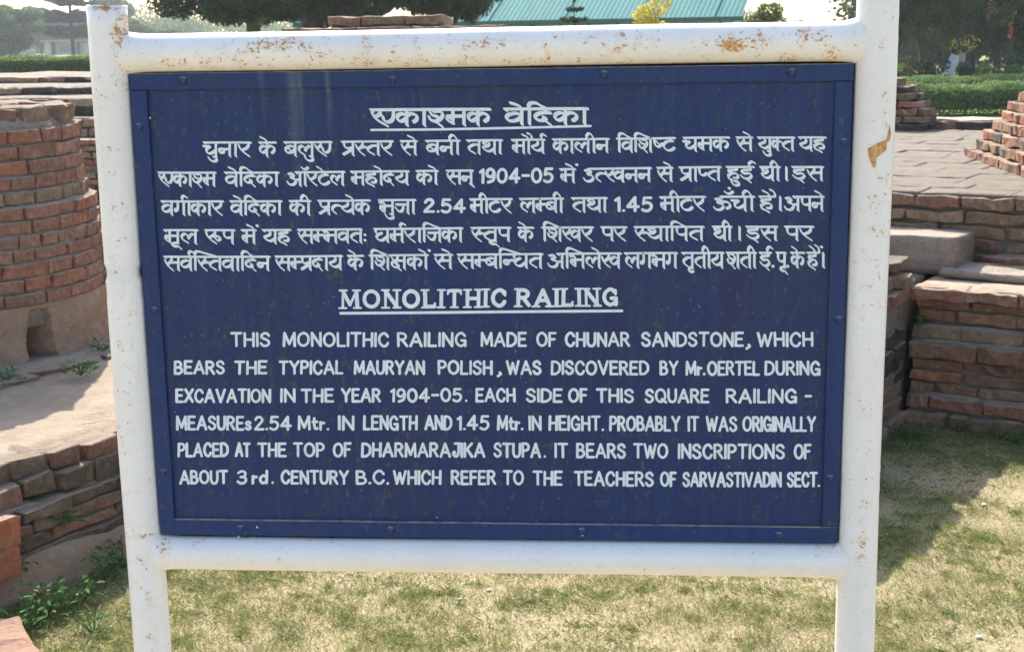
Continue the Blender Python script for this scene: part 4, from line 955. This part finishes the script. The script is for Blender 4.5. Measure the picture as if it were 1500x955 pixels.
# green grass grows in small tufts
tx = []; 
while len(tx) < 5200:
    x_, y_ = random.uniform(-1.9, 2.6), random.uniform(.6, 3.4)
    if free(x_, y_) and (.75*patch(x_, y_, 5.5, 9)+.25*patch(x_, y_, 16, 3) > random.uniform(-.6, .7) or (shade_side(x_, y_) and random.random() < .8)): tx.append((x_, y_))
tx = np.array(tx); sg = rng.uniform(.008, .05, len(tx)); ix = rng.integers(0, len(tx), 260000)
gx = tx[ix, 0]+rng.normal(0, 1, len(ix))*sg[ix]; gy = tx[ix, 1]+rng.normal(0, 1, len(ix))*sg[ix]
def blades_at(x, y, h0, h1, wd, lean):
    n = len(x); z = np.array([gz(a_, b_)+(.012*noise.noise((a_*2, b_*2, 0))) for a_, b_ in zip(x, y)])
    h = rng.uniform(h0, h1, n); an = rng.uniform(0, 2*np.pi, n); ln = rng.uniform(.25, lean, n)*h*1.5; an2 = rng.uniform(0, 2*np.pi, n)
    b_ = np.stack([x, y, z], 1); side = np.stack([np.cos(an), np.sin(an), 0*an], 1)*(wd/2)*rng.uniform(.6, 1.3, n)[:, None]
    mid = b_+np.stack([np.cos(an2)*ln*.4, np.sin(an2)*ln*.4, h*.65], 1); tip = b_+np.stack([np.cos(an2)*ln, np.sin(an2)*ln, h], 1)
    return np.stack([b_-side, b_+side, mid+side*.7, tip, mid-side*.7], 1).reshape(-1, 3)
ok = np.array([free(a_, b_) for a_, b_ in zip(gx, gy)])
tag(faces_np('green_grass', blades_at(gx[ok], gy[ok], .004, .015, .0018, 1.5), 5, M['grass_green']), kind='stuff')
# dead stalks and straw lying about
nx = rng.uniform(-1.9, 2.6, 5200); ny = rng.uniform(.6, 3.2, 5200); ok = np.array([free(a_, b_) for a_, b_ in zip(nx, ny)]); nx, ny = nx[ok], ny[ok]; n = len(nx)
an = rng.uniform(0, 6.283, n); L_ = rng.uniform(.006, .022, n); nz_ = np.array([.012*noise.noise((a_*2, b_*2, 0)) for a_, b_ in zip(nx, ny)])+rng.uniform(.004, .012, n)
c_ = np.stack([nx, ny, nz_], 1); d_ = np.stack([np.cos(an)*L_, np.sin(an)*L_, rng.normal(0, .004, n)], 1); s_ = np.stack([-np.sin(an), np.cos(an), 0*an], 1)*.0007
tag(faces_np('straw_litter', np.stack([c_-d_-s_, c_+d_-s_, c_+d_+s_, c_-d_+s_], 1).reshape(-1, 3), 4, M['grass_dry']), kind='stuff')
V3 = blades(26000, -6, 6, 3.2, 26, .02, .07, .007, lambda x_, y_: (lambda a_, b_: not (-4.6 < a_ < 2.4 and b_ > 2.1 and b_ < 9.4 and True) and not (a_ < A0 and b_ < 2.25) and not (x_ < -4.2 and y_ > 10.3))(*ab_of(x_, y_)))
tag(faces_np('far_lawn_grass', V3, 5, M['grass_dry']), kind='stuff')

# weeds
def leaf_quad(c, d, n_, L, wd):
    d = d/np.linalg.norm(d); s = np.cross(d, n_); s /= (np.linalg.norm(s)+1e-9); u_ = np.cross(s, d)
    return [c, c+d*L*.35+s*wd/2+u_*L*.05, c+d*L*.75+s*wd*.38, c+d*L-u_*L*.12, c+d*L*.75-s*wd*.38, c+d*L*.35-s*wd/2+u_*L*.05]
def weed(name, label, cat, pos, n, L, spread, h, wd=.4, group=None, mat='weed'):
    V_ = []
    for i in range(int(n*2.2)):
        a_ = random.uniform(0, 2*math.pi); hh = random.uniform(.0, 1)*h; r_ = random.uniform(.1, 1)*spread
        c = np.array([r_*math.cos(a_)*.6, r_*math.sin(a_)*.6, hh]); d = np.array([math.cos(a_), math.sin(a_), random.uniform(-.2, .9)])
        l = .62*L*random.uniform(.6, 1.2); V_ += leaf_quad(c, d, np.array([0, 0, 1.])+rng.normal(0, .3, 3), l, l*wd)
    o = empty(name, tuple(pos)); tag(o, label, cat, group); lf_ = faces_np('leaves', np.array(V_), 6, M[mat], o); lf_['kind'] = 'stuff'
    bm = bmesh.new()
    for i in range(min(n//4+1, 9)):
        a_ = random.uniform(0, 2*math.pi); tube(bm, [(0, 0, -.01), (spread*.3*math.cos(a_), spread*.3*math.sin(a_), h*.5), (spread*.55*math.cos(a_), spread*.55*math.sin(a_), h*.95)], [.0022, .0016, .0008], 4)
    bm_obj('stem', bm, M[mat], o); return o
wl = [((30, 858), 26, .05, .09, .10, 'dark broad-leaved weed against the terrace wall at the left margin'), ((72, 800), 16, .045, .05, .10, 'thin weed climbing the foot of the left terrace wall'), ((60, 900), 40, .045, .12, .09, 'bright green leafy weed beside the broken brick at bottom left'), ((110, 880), 34, .04, .11, .07, 'small leafy weed clump midway between the broken brick and the left post'), ((150, 842), 30, .04, .09, .08, 'feathery weed growing against the terrace wall close to the left post'), ((175, 826), 26, .035, .08, .09, 'tall weed half hidden by the left post'), ((20, 925), 30, .05, .1, .06, 'weed sprawling over the grass at the left margin above the broken brick'), ((130, 920), 30, .03, .1, .05, 'low weed in the shaded grass below the left terrace')]
for (px, py), n, L, sp_, h, lb in wl:
    p = at_z(px, py, 0); weed('weed', lb, 'weed', (p[0]+.02, p[1]-.02, 0), n, L, sp_, h)
fr = weed('fern', 'fern with long pointed leaves sprouting from a joint of the left terrace wall', 'plant', P(A0+.015, .56, .17), 8, .085, .03, .02, .22)
for (px, py), n, L, lb in [((118, 545), 40, .035, 'green weed spreading on the kerb below the right side of the stupa'), ((150, 512), 24, .03, 'small weed at the foot of the stupa next to the post'), ((12, 553), 22, .04, 'dark weed on the kerb at the left margin')]:
    p = at_z(px, py, .38); weed('weed', lb, 'weed', (p[0], p[1], .378), n, L, .09, .03)
p = P(-.17, RB+.01, .385); weed('sprig', 'tiny green sprig growing from the corner of the brick walls at right', 'plant', p, 14, .03, .02, .05)
for (px, py, n, lb) in [(1330, 640, 60, 'dark green weeds filling the corner under the return wall'), (1400, 628, 40, 'weeds along the foot of the stepped wall, nearest to the corner'), (1455, 640, 40, 'weeds along the foot of the stepped wall, in the middle of the row'), (1492, 646, 40, 'bright weeds at the foot of the stepped wall by the right margin')]:
    p = at_z(px, py, 0); weed('weed', lb, 'weed', (p[0], p[1]-.04, 0), n, .035, .13, .055, .3)
p = at_z(1392, 902, 0); weed('weed', 'little grey-green rosette weed alone on the lawn at bottom right', 'weed', (p[0], p[1], 0), 14, .02, .03, .01)

# ------------------------------------------------------------------ hedges, trees
M['bark'] = plain('tree_bark', (.10, .075, .055), .9, .3, 8); M['bark_grey'] = plain('grey_bark', (.17, .15, .13), .9, .2, 8)
M['limewash'] = plain('limewashed_trunk', (.55, .57, .58), .9, .1, 8)
M['leaf_dark'] = leaf_mat('dark_leaves', [(.035, .058, .026), (.055, .085, .036), (.09, .125, .05)], .3)
M['leaf_mid'] = leaf_mat('mid_green_leaves', [(.07, .115, .035), (.12, .18, .055), (.19, .25, .08)], .4)
M['leaf_blue'] = leaf_mat('blue_green_leaves', [(.035, .06, .045), (.05, .085, .06), (.075, .11, .075)], .2)
M['leaf_hedge'] = leaf_mat('hedge_leaves', [(.10, .165, .05), (.16, .235, .075), (.25, .32, .12)], .4)
M['leaf_yellow'] = leaf_mat('golden_leaves', [(.55, .42, .05), (.68, .55, .09), (.42, .38, .06)], .35)
M['flower_pink'] = leaf_mat('pink_flowers', [(.6, .2, .16), (.7, .33, .25)], .3)
M['flower_orange'] = leaf_mat('orange_flowers', [(.65, .25, .05), (.7, .4, .12)], .3)
M['leaf_olive'] = leaf_mat('olive_leaves', [(.09, .11, .03), (.15, .17, .05), (.21, .22, .07)], .3)
def leaves(centers, radii, n, size, droop=0.0, aspect=.55, surf=.5):
    centers = np.asarray(centers, float); radii = np.asarray(radii, float)
    w_ = (radii[:, 0]*radii[:, 2]); w_ = w_/w_.sum(); idx = rng.choice(len(centers), n, p=w_)
    d = rng.normal(0, 1, (n, 3)); d /= np.linalg.norm(d, axis=1)[:, None]; r_ = rng.uniform(surf, 1.0, n)**.7
    c = centers[idx]+d*radii[idx]*r_[:, None]
    a_ = rng.normal(0, 1, (n, 3)); a_ /= np.linalg.norm(a_, axis=1)[:, None]
    if droop: a_ = a_*(1-droop)+np.array([0, 0, -1])*droop; a_ /= np.linalg.norm(a_, axis=1)[:, None]
    b_ = np.cross(a_, rng.normal(0, 1, (n, 3))); b_ /= (np.linalg.norm(b_, axis=1)[:, None]+1e-9)
    s = size*rng.uniform(.6, 1.4, n)[:, None]; L = a_*s; Wd = b_*s*aspect*.5
    return np.stack([c-L*.5, c+Wd, c+L*.5, c-Wd], 1).reshape(-1, 3)
def tree(name, label, cat, pos, h, crown_z, rx, ry, n, size, mat, trunk_r=.2, clumps=40, droop=.0, group=None, bark='bark', lean=(0, 0), flat=1.0, trunks=None, skirt=.35, aspect=.55, flatb=False):
    root = empty(name, pos); tag(root, label, cat, group)
    cz = (h+crown_z)/2; rz_ = (h-crown_z)/2; cs = []; rs_ = []
    for i in range(clumps):
        while True:
            v = rng.uniform(-1, 1, 3)
            if np.linalg.norm(v) < 1 and np.linalg.norm(v) > .35: break
        k_ = rng.uniform(.16, .3)
        if flatb:
            ph = rng.uniform(0, 6.283); q = rng.uniform(0, 1)**.6; u_ = rng.uniform(0, 1)**(1.8)
            cs.append((q*rx*math.cos(ph)+lean[0], q*ry*math.sin(ph)+lean[1], crown_z+.35+.35*q**3+rng.uniform(-.1, .15)+u_*(h-crown_z-.8)*math.sqrt(max(0, 1-q*q*.85)))); rs_.append((rx*k_*.9, ry*k_*.9, .42))
        else: cs.append((v[0]*rx*.85+lean[0], v[1]*ry*.85+lean[1], cz+v[2]*rz_*.85)); rs_.append((rx*k_, ry*k_, rz_*k_*flat))
    bm = bmesh.new()
    for (tx, ty, tr) in (trunks or [(0, 0, trunk_r)]):
        t_ = [(tx, ty, -.1), (tx+.3*lean[0]*.2, ty, crown_z*.5), (tx*.8+lean[0]*.4, ty*.8+lean[1]*.4, crown_z+rz_*.3), (lean[0]*.8, lean[1]*.8, crown_z+rz_*1.2)]
        tube(bm, t_, [tr*1.25, tr, tr*.75, tr*.3], 10)
    bm_obj('trunk', bm, M[bark], root, True)
    bm = bmesh.new(); pick = rng.choice(len(cs), min(16, len(cs)), replace=False)
    for i in pick:
        c = cs[i]; s_ = (lean[0]*.4, lean[1]*.4, crown_z*.8+rz_*rng.uniform(0, .6)); m_ = ((s_[0]+c[0])/2, (s_[1]+c[1])/2, (s_[2]+c[2])/2-.05*h)
        tube(bm, [s_, m_, c], [trunk_r*.4, trunk_r*.25, trunk_r*.08], 6)
    bm_obj('limbs', bm, M[bark], root, True)
    V_ = leaves(cs, rs_, n, size, droop, aspect); faces_np('crown', V_, 4, M[mat], root); return root
def at_far(px, D, py=60): p = at_d(px, py, D); return (p[0], p[1], gz(p[0], p[1]))
def hedge(name, label, p0, p1, wd, h, n, size, mat='leaf_hedge'):
    p0 = Vector((p0[0], p0[1], 0)); p1 = Vector((p1[0], p1[1], 0)); L = (p1-p0).length; mid = (p0+p1)/2; ang = math.atan2((p1-p0).y, (p1-p0).x)
    z0 = gz(mid.x, mid.y); root = empty(name, (mid.x, mid.y, z0), ang); tag(root, label, 'hedge')
    x = rng.uniform(-L/2, L/2, n); side = rng.integers(0, 3, n); u_ = rng.uniform(0, 1, n)
    y = np.where(side == 0, -wd/2, np.where(side == 1, wd/2, (u_-.5)*wd)); z = np.where(side == 2, h, u_*h)
    c = np.stack([x, y, z], 1)+rng.normal(0, size*.45, (n, 3)); c[:, 2] += .03*np.sin(x*3)+.02*np.sin(x*7.3)
    c[:, 2] = np.clip(c[:, 2], .02, h*1.12)
    a_ = rng.normal(0, 1, (n, 3)); a_ /= np.linalg.norm(a_, axis=1)[:, None]; b_ = np.cross(a_, rng.normal(0, 1, (n, 3))); b_ /= np.linalg.norm(b_, axis=1)[:, None]
    s = size*rng.uniform(.6, 1.4, n)[:, None]; Ld = a_*s; Wd = b_*s*.3
    faces_np('leaves', np.stack([c-Ld*.5, c+Wd, c+Ld*.5, c-Wd], 1).reshape(-1, 3), 4, M[mat], root)
    bm = bmesh.new(); box(bm, -L/2+.05, L/2-.05, -wd/2+.07, wd/2-.07, .12, h-.07); bm_obj('twiggy_core', bm, M['leaf_dark'], root)
    bm = bmesh.new()
    for i in range(int(L/.5)): tube(bm, [(-L/2+.5*i+.2, 0, -.05), (-L/2+.5*i+.25, .03, h*.5)], [.02, .015], 5)
    bm_obj('stems', bm, M['bark'], root)['kind'] = 'stuff'
    return root
h1a = at_far(1290, 26); h1b = at_far(1600, 26.5)
hedge('clipped_hedge', 'clipped green box hedge in the sun beyond the paved terrace at right', h1a, h1b, .9, .55, 15000, .05)
h2a = at_far(1290, 33); h2b = at_far(1600, 34)
hedge('low_hedge', 'second lower hedge strip in front of the flower bed at right', h2a, h2b, .8, .48, 9000, .06)
h3a = at_far(-260, 40); h3b = at_far(260, 42)
hedge('clipped_hedge', 'long dark clipped hedge behind the brick tiers at far left', h3a, h3b, 1.2, .62, 26000, .06)

# flower bed plants and trees at right
for i, (px, D, w_, h_, mt, lb) in enumerate([(1318, 36, .6, .8, 'leaf_mid', 'bushy green plant next to the right post in the flower bed'), (1345, 37, .7, 1.0, 'leaf_olive', 'olive flowering plant left of the whitewashed trunk'), (1372, 36, .6, .9, 'leaf_blue', 'blue-green flowering plant close to the whitewashed trunk'), (1425, 36, .6, .8, 'leaf_blue', 'round blue-green bush right of the pale post'), (1450, 35, .7, .75, 'leaf_mid', 'mid-green bush in front of the pink-flowered tree'), (1480, 36, .9, .95, 'leaf_blue', 'broad bluish bush near the right margin'), (1505, 35, .8, .7, 'leaf_mid', 'light green bush at the right margin')]):
    p = at_far(px, D); root = empty('flower_bush', p); tag(root, lb, 'bush', 'bushes of the flower bed')
    cs = [(rng.uniform(-.5, .5)*w_, rng.uniform(-.3, .3)*w_, h_*rng.uniform(.3, .85)) for _ in range(9)]
    faces_np('foliage', leaves(cs, [(w_*.3, w_*.3, h_*.22)]*9, 1500, .075), 4, M[mt], root)
    if i in (1, 2, 4): faces_np('blossoms', leaves(cs, [(w_*.33, w_*.33, h_*.26)]*9, 60, .07, surf=.9, aspect=1), 4, M['flower_orange'], root)
tp = at_far(1392, 38); root = empty('whitewashed_tree', tp); tag(root, 'tree with a leaning trunk painted white at the foot, behind the hedges at right', 'tree')
bm = bmesh.new(); tube(bm, [(-.14, 0, -.1), (.0, 0, .45), (.16, 0, .95)], [.2, .16, .12], 10); bm_obj('painted_foot', bm, M['limewash'], root, True)
bm = bmesh.new(); tube(bm, [(.16, 0, .945), (.35, .1, 2.2), (.2, .2, 4.0)], [.112, .10, .06], 10)
for q in range(6): tube(bm, [(.3, .1, 1.8+.3*q), (.3+rng.uniform(-1, 1), rng.uniform(-1, 1), 3.0+.3*q)], [.05, .02], 6)
bm_obj('trunk', bm, M['bark'], root, True)
cs = [(rng.uniform(-2.0, 2.0), rng.uniform(-1.2, 1.2), rng.uniform(1.9, 5.2)) for _ in range(46)]
faces_np('crown', leaves(cs, [(.5, .5, .32)]*46, 17000, .11, .25), 4, M['leaf_dark'], root)
sp_ = at_far(1410, 37); root = empty('pale_post', sp_); tag(root, 'short pale weathered post with a ragged top beside the whitewashed trunk', 'post')
bm = bmesh.new(); tube(bm, [(0, 0, -.1), (.02, 0, .5), (.0, 0, 1.0)], [.12, .10, .09], 9); bm_obj('shaft', bm, plain('pale_wood', (.42, .36, .26), .9, .1), root, True)
faces_np('dry_fronds', leaves([(.05, 0, 1.15), (-.1, 0, 1.2), (.2, 0, 1.3)], [(.25, .2, .2)]*3, 70, .12, aspect=.25), 4, M['leaf_yellow'], root)
for (px, D, h_, cz_, rx_, n_, mt, lb, ln) in [
    (1312, 40, 6.0, .7, 1.25, 20000, 'leaf_mid', 'leafy mid-green tree immediately right of the right post', (0, 0)),
    (1352, 46, 7.5, .9, 1.9, 22000, 'leaf_dark', 'dark green tree between the right post and the whitewashed trunk', (0, 0)),
    (1425, 44, 7.0, 1.1, 1.8, 22000, 'leaf_dark', 'dense dark tree behind the pale post', (0, 0)),
    (1462, 41, 6.5, .8, 1.7, 22000, 'leaf_blue', 'dark bluish tree hung with pink flower spikes near the right margin', (0, 0)),
    (1520, 42, 6.5, .6, 1.7, 20000, 'leaf_dark', 'dark tree cut by the right margin of the picture', (0, 0)),
    (1385, 52, 8.0, .5, 2.6, 22000, 'leaf_dark', 'tall shadowy tree furthest back behind the whitewashed trunk', (0, 0)),
    (1480, 54, 8.0, .4, 3.0, 22000, 'leaf_blue', 'wide shadowy tree furthest back at right', (0, 0))]:
    t_ = tree('garden_tree', lb, 'tree', at_far(px, D), h_, cz_, rx_, rx_*.9, n_, .13, mt, .12, 60, .15, 'garden trees beyond the terrace')
    if 'pink' in lb:
        for (qx, qz) in [(-.6, 1.9), (-.15, 2.6), (.35, 2.5), (.0, 1.45), (.6, 2.0)]:
            faces_np('flower_spike', leaves([(qx, -1.3, qz+.12*s_) for s_ in range(5)], [(.07, .07, .09)]*5, 130, .05, aspect=.8), 4, M['flower_pink'], t_)
# far belt behind the garden trees
def belt(name, label_kind, px0, px1, D, h0, h1, n, size, mat, cl=60):
    p0, p1 = np.array(at_far(px0, D)), np.array(at_far(px1, D)); cs = []; rs_ = []
    for i in range(cl):
        t_ = i/(cl-1); c = p0+(p1-p0)*t_; hh = h0+(h1-h0)*abs(noise.noise((t_*7, D, 0)))*2; q = rng.uniform(.25, .8)
        for z_ in (q*hh*.3, q*hh*.7, hh*.8): cs.append((c[0]+rng.normal(0, D*.01), c[1]+rng.normal(0, D*.02), c[2]+z_)); rs_.append((D*.02, D*.02, hh*.25))
    return tag(faces_np(name, leaves(cs, rs_, n, size), 4, M[mat]), kind='stuff')
belt('far_treeline', None, 1250, 1750, 75, 5, 12, 30000, .35, 'leaf_dark')
belt('far_treeline', None, -500, 420, 260, 4.5, 8, 60000, .5, 'leaf_mid')
belt('far_treeline', None, 150, 1150, 300, 5, 9, 50000, .6, 'leaf_mid')
belt('far_treeline', None, 1050, 1330, 150, 1.5, 2.6, 9000, .4, 'leaf_olive')

# big trees above the sign, left of centre
tree('shade_tree', 'big dense dark tree with two stout trunks whose drooping crown hangs over the sign', 'tree', at_far(492, 31), 6.5, 1.9, 2.6, 2.4, 60000, .13, 'leaf_dark', .3, 110, .45, flatb=True, trunks=[(-.55, 0, .28), (.12, .3, .2)], aspect=.3)
tree('shade_tree', 'spreading dark tree with one grey trunk left of the two-trunked tree', 'tree', at_far(372, 34), 5.5, 1.38, 2.3, 2.1, 60000, .13, 'leaf_dark', .2, 100, .4, flatb=True, bark='bark_grey', aspect=.35)
tree('shade_tree', 'rightmost tree of the dark group, its feathery branches overlapping the green roof', 'tree', at_far(650, 33), 5.5, 1.5, 1.35, 1.6, 46000, .17, 'leaf_dark', .14, 80, .6, flatb=True, aspect=.2)
def conifer(name, label, pos, h, r_, tiers_, mat, n_per, size, base=.12, gap=1.0, bark='bark'):
    root = empty(name, pos); tag(root, label, 'conifer')
    bm = bmesh.new(); tube(bm, [(0, 0, -.1), (0, 0, h*.5), (0, 0, h)], [h*.016, h*.010, h*.002], 8); bm_obj('trunk', bm, M[bark], root, True)
    bm = bmesh.new(); cs = []; rs_ = []
    for i in range(tiers_):
        t_ = i/(tiers_-1); z = h*(base+(.97-base)*t_)+rng.uniform(-.02, .02)*h; L = r_*(1-t_)**.75+.04*r_; nb = 7
        for q in range(nb):
            a_ = 2*math.pi*q/nb+i*.6+rng.uniform(-.15, .15); l = L*rng.uniform(.7, 1.1)
            tip = (l*math.cos(a_), l*math.sin(a_), z+l*rng.uniform(-.08, .22)); tube(bm, [(0, 0, z), (tip[0]*.5, tip[1]*.5, z-l*.03), tip], [h*.004, h*.003, h*.001], 4)
            for s_ in (.35, .6, .85, 1.0): cs.append((tip[0]*s_, tip[1]*s_, z+(tip[2]-z)*s_*s_)); rs_.append((l*.2, l*.2, r_*.075))
    bm_obj('branches', bm, M[bark], root, True)
    faces_np('needles', leaves(cs, rs_, n_per, size, aspect=.22), 4, M[mat], root); return root
conifer('pine_tree', 'tall layered conifer with a thin trunk beside the low kiosk at far left', at_far(106, 160), 16, 3.4, 16, 'leaf_blue', 34000, .42, base=.13)
conifer('young_araucaria', 'small young araucaria with tiered branches in front of the green roof', at_far(841, 27), 2.3, .50, 6, 'leaf_dark', 4200, .08, base=.55)
# left hazy round tree
tree('round_tree', 'hazy rounded tree at the far left margin', 'tree', at_far(2, 150), 5.8, .5, 5.2, 4, 24000, .4, 'leaf_mid', .3, 60)
tree('round_tree', 'pale distant tree just right of the left post', 'tree', at_far(190, 200), 5.0, .5, 3.5, 3, 14000, .4, 'leaf_mid', .3, 40)
tree('round_tree', 'pale distant tree below the sky gap, further right of the left post', 'tree', at_far(255, 210), 3.6, .5, 4.0, 3, 14000, .4, 'leaf_mid', .3, 40)
tree('round_tree', 'distant hazy tree behind the layered conifer', 'tree', at_far(60, 230), 8, .8, 5, 4, 22000, .45, 'leaf_mid', .3, 50)
tree('round_tree', 'tall hazy tree behind the left post', 'tree', at_far(150, 240), 11, .8, 6.0, 4, 24000, .45, 'leaf_mid', .3, 50)
# shrubs above the right half of the rail
def shrub(name, label, px, D, h_, w_, n, size, mat, aspect=.5):
    root = empty(name, at_far(px, D)); tag(root, label, 'shrub')
    cs = []; rs_ = []
    for i in range(26):
        t_ = rng.uniform(.1, 1); q = w_*(1-t_*.75); a_ = rng.uniform(0, 6.28); cs.append((q*math.cos(a_)*.6, q*math.sin(a_)*.6, h_*t_)); rs_.append((w_*.3, w_*.3, h_*.09))
    faces_np('foliage', leaves(cs, rs_, n, size, aspect=aspect), 4, M[mat], root)
    bm = bmesh.new()
    for q in range(5): tube(bm, [(0, 0, -.05), (rng.uniform(-.3, .3)*w_, rng.uniform(-.3, .3)*w_, h_*.8)], [.03, .01], 5)
    bm_obj('stems', bm, M['bark'], root); return root
shrub('golden_shrub', 'golden yellow cone-shaped shrub in front of the green roof', 957, 24, 2.45, .66, 6500, .065, 'leaf_yellow')
shrub('round_bush', 'small dark green clipped bush at the right end of the green roof', 1120, 26, 1.98, .85, 6000, .07, 'leaf_olive')

# ------------------------------------------------------------------ buildings
k = NT('green_corrugated_roofing', .85, .1); X, Y, Z = k.xyz()
b_ = k.mix(k.ramp(k.noise(.7, 4, stretch=(1, .2, 1)), [(.3, 0), (.7, 1)]), (.12, .28, .25), (.095, .24, .215))
st = k.mk('ShaderNodeTexWave'); st.inputs['Scale'].default_value = .35; st.inputs['Distortion'].default_value = .3; k.l(k.tc.outputs['Object'], st.inputs['Vector'])
b_ = k.mix(k.ramp(st.outputs['Fac'], [(.45, 0), (.55, .25)]), b_, (.14, .31, .275)); k.col(b_); M['roof'] = k.m
M['plaster'] = plain('cream_plaster', (.62, .56, .46), .9, .08, 2); M['green_paint'] = plain('green_paint', (.03, .12, .09), .6, .1)
M['roof_red'] = plain('pinkish_roof', (.42, .30, .26), .9, .1, 2)
D_ = 58; cpos = at_far(860, D_); root = empty('green_roofed_hall', cpos, -.09 + R(-2)); tag(root, 'long hall with a big sloping green corrugated roof behind the sign rail', 'building')
bm = bmesh.new(); x0, x1 = -5.7, 6.3; ez = 1.70; n = 240; run, rise = 9.0, 5.2; sk = 1.6
rows_ = []
for j_ in range(2):
    rr_ = []
    for i in range(n+1):
        t_ = i/n; rr_.append(bm.verts.new((x0+(x1-x0)*t_+j_*sk, j_*run, ez+j_*rise+.008*math.sin(i*math.pi/2))))
    rows_.append(rr_)
for i in range(n): bm.faces.new((rows_[0][i], rows_[0][i+1], rows_[1][i+1], rows_[1][i]))
roof = bm_obj('roof', bm, M['roof'], root)
bm = bmesh.new()
for xx in (-4.2, -1.0, 2.1, 5.2):      # sheet laps / ridge caps running up the slope
    tube(bm, [(xx, -.02, ez+.02), (xx+sk, run, ez+rise+.02)], .02, 6)
bm_obj('sheet_lap', bm, M['roof'], root)['kind'] = 'stuff'
bm = bmesh.new(); box(bm, x0, x1+.1, -.06, .0, ez-.16, ez+.02); bm_obj('gutter', bm, M['green_paint'], root)
bm = bmesh.new(); box(bm, x0+.3, x1-.3, .4, 8, -.2, ez-.1); bm_obj('wall', bm, M['plaster'], root)
for xx in (-5.4, -3.6, -.6, 2.4, 5.4):
    bm = bmesh.new(); box(bm, xx, xx+.12, .05, .17, -.2, ez-.12); bm_obj('column', bm, M['green_paint'], root)
# small green hut seen under the big tree
hp = at_far(456, 56); root = empty('green_hut', hp); tag(root, 'little green hut with a pitched roof seen between the trunks', 'hut')
bm = bmesh.new(); box(bm, -.6, .6, -.5, .5, -.1, 1.75); bm_obj('wall', bm, M['green_paint'], root)
bm = bmesh.new(); vs = [bm.verts.new(q) for q in ((-.75, -.6, 1.72), (.75, -.6, 1.72), (.75, .6, 1.72), (-.75, .6, 1.72), (-.2, 0, 2.25), (.2, 0, 2.25))]
for f_ in ((0, 1, 5, 4), (1, 2, 5), (2, 3, 4, 5), (3, 0, 4), (0, 3, 2, 1)): bm.faces.new([vs[q] for q in f_])
bm_obj('roof', bm, M['roof'], root)
# low kiosk far left
kp = at_far(96, 190); root = empty('kiosk', kp); tag(root, 'low cream kiosk with green pillars and a flat pinkish roof at far left', 'kiosk')
bm = bmesh.new(); box(bm, -3.0, 3.4, 0, 2.5, -.3, 1.75); bm_obj('wall', bm, M['plaster'], root)
bm = bmesh.new(); box(bm, -3.2, 3.6, -.9, 2.8, 1.76, 2.0); bm_obj('roof', bm, M['roof_red'], root)
for xx in (-1.6, 1.9):
    bm = bmesh.new(); box(bm, xx-.22, xx+.22, -.7, -.4, -.3, 1.755); bm_obj('pillar', bm, M['green_paint'], root)
bm = bmesh.new(); box(bm, -.9, .6, -.02, .0, .3, 1.4); bm_obj('window', bm, plain('window_glass', (.25, .3, .3), .3, .05), root)
lw = at_far(0, 200); root = empty('boundary_wall', lw); tag(root, 'long low reddish boundary wall on the horizon at far left', 'wall')
bm = bmesh.new(); box(bm, -25, 5, 0, .3, -.3, .62); bm_obj('masonry', bm, M['roof_red'], root)
bm = bmesh.new(); box(bm, -25, 5, -.05, .35, .621, .72); bm_obj('coping', bm, M['plaster'], root)
# railing in front of the hall
rp_ = at_far(735, 40); root = empty('garden_railing', rp_, -.09); tag(root, 'low dark railing in front of the green roofed hall', 'railing')
for i in range(7):
    bm = bmesh.new(); box(bm, -1.5+i*.8-.05, -1.5+i*.8+.05, -.04, .04, -.1, 1.36); bm_obj('post', bm, M['green_paint'], root)
for z_ in (1.15, 1.33): 
    bm = bmesh.new(); tube(bm, [(-1.6, 0, z_), (3.4, 0, z_)], .022, 6); bm_obj('rail', bm, M['green_paint'], root)

# ------------------------------------------------------------------ haze
bm = bmesh.new(); box(bm, -420, 420, -30, 420, -1.2, 22)
hz = bpy.data.materials.new('haze_air'); hz.use_nodes = True; n_ = hz.node_tree; n_.nodes.clear()
out = n_.nodes.new('ShaderNodeOutputMaterial'); vol = n_.nodes.new('ShaderNodeVolumePrincipled'); vol.inputs['Density'].default_value = .0005; vol.inputs['Color'].default_value = (.86, .92, 1, 1); vol.inputs['Anisotropy'].default_value = .3
n_.links.new(vol.outputs[0], out.inputs['Volume']); tag(bm_obj('haze', bm, hz), kind='stuff')
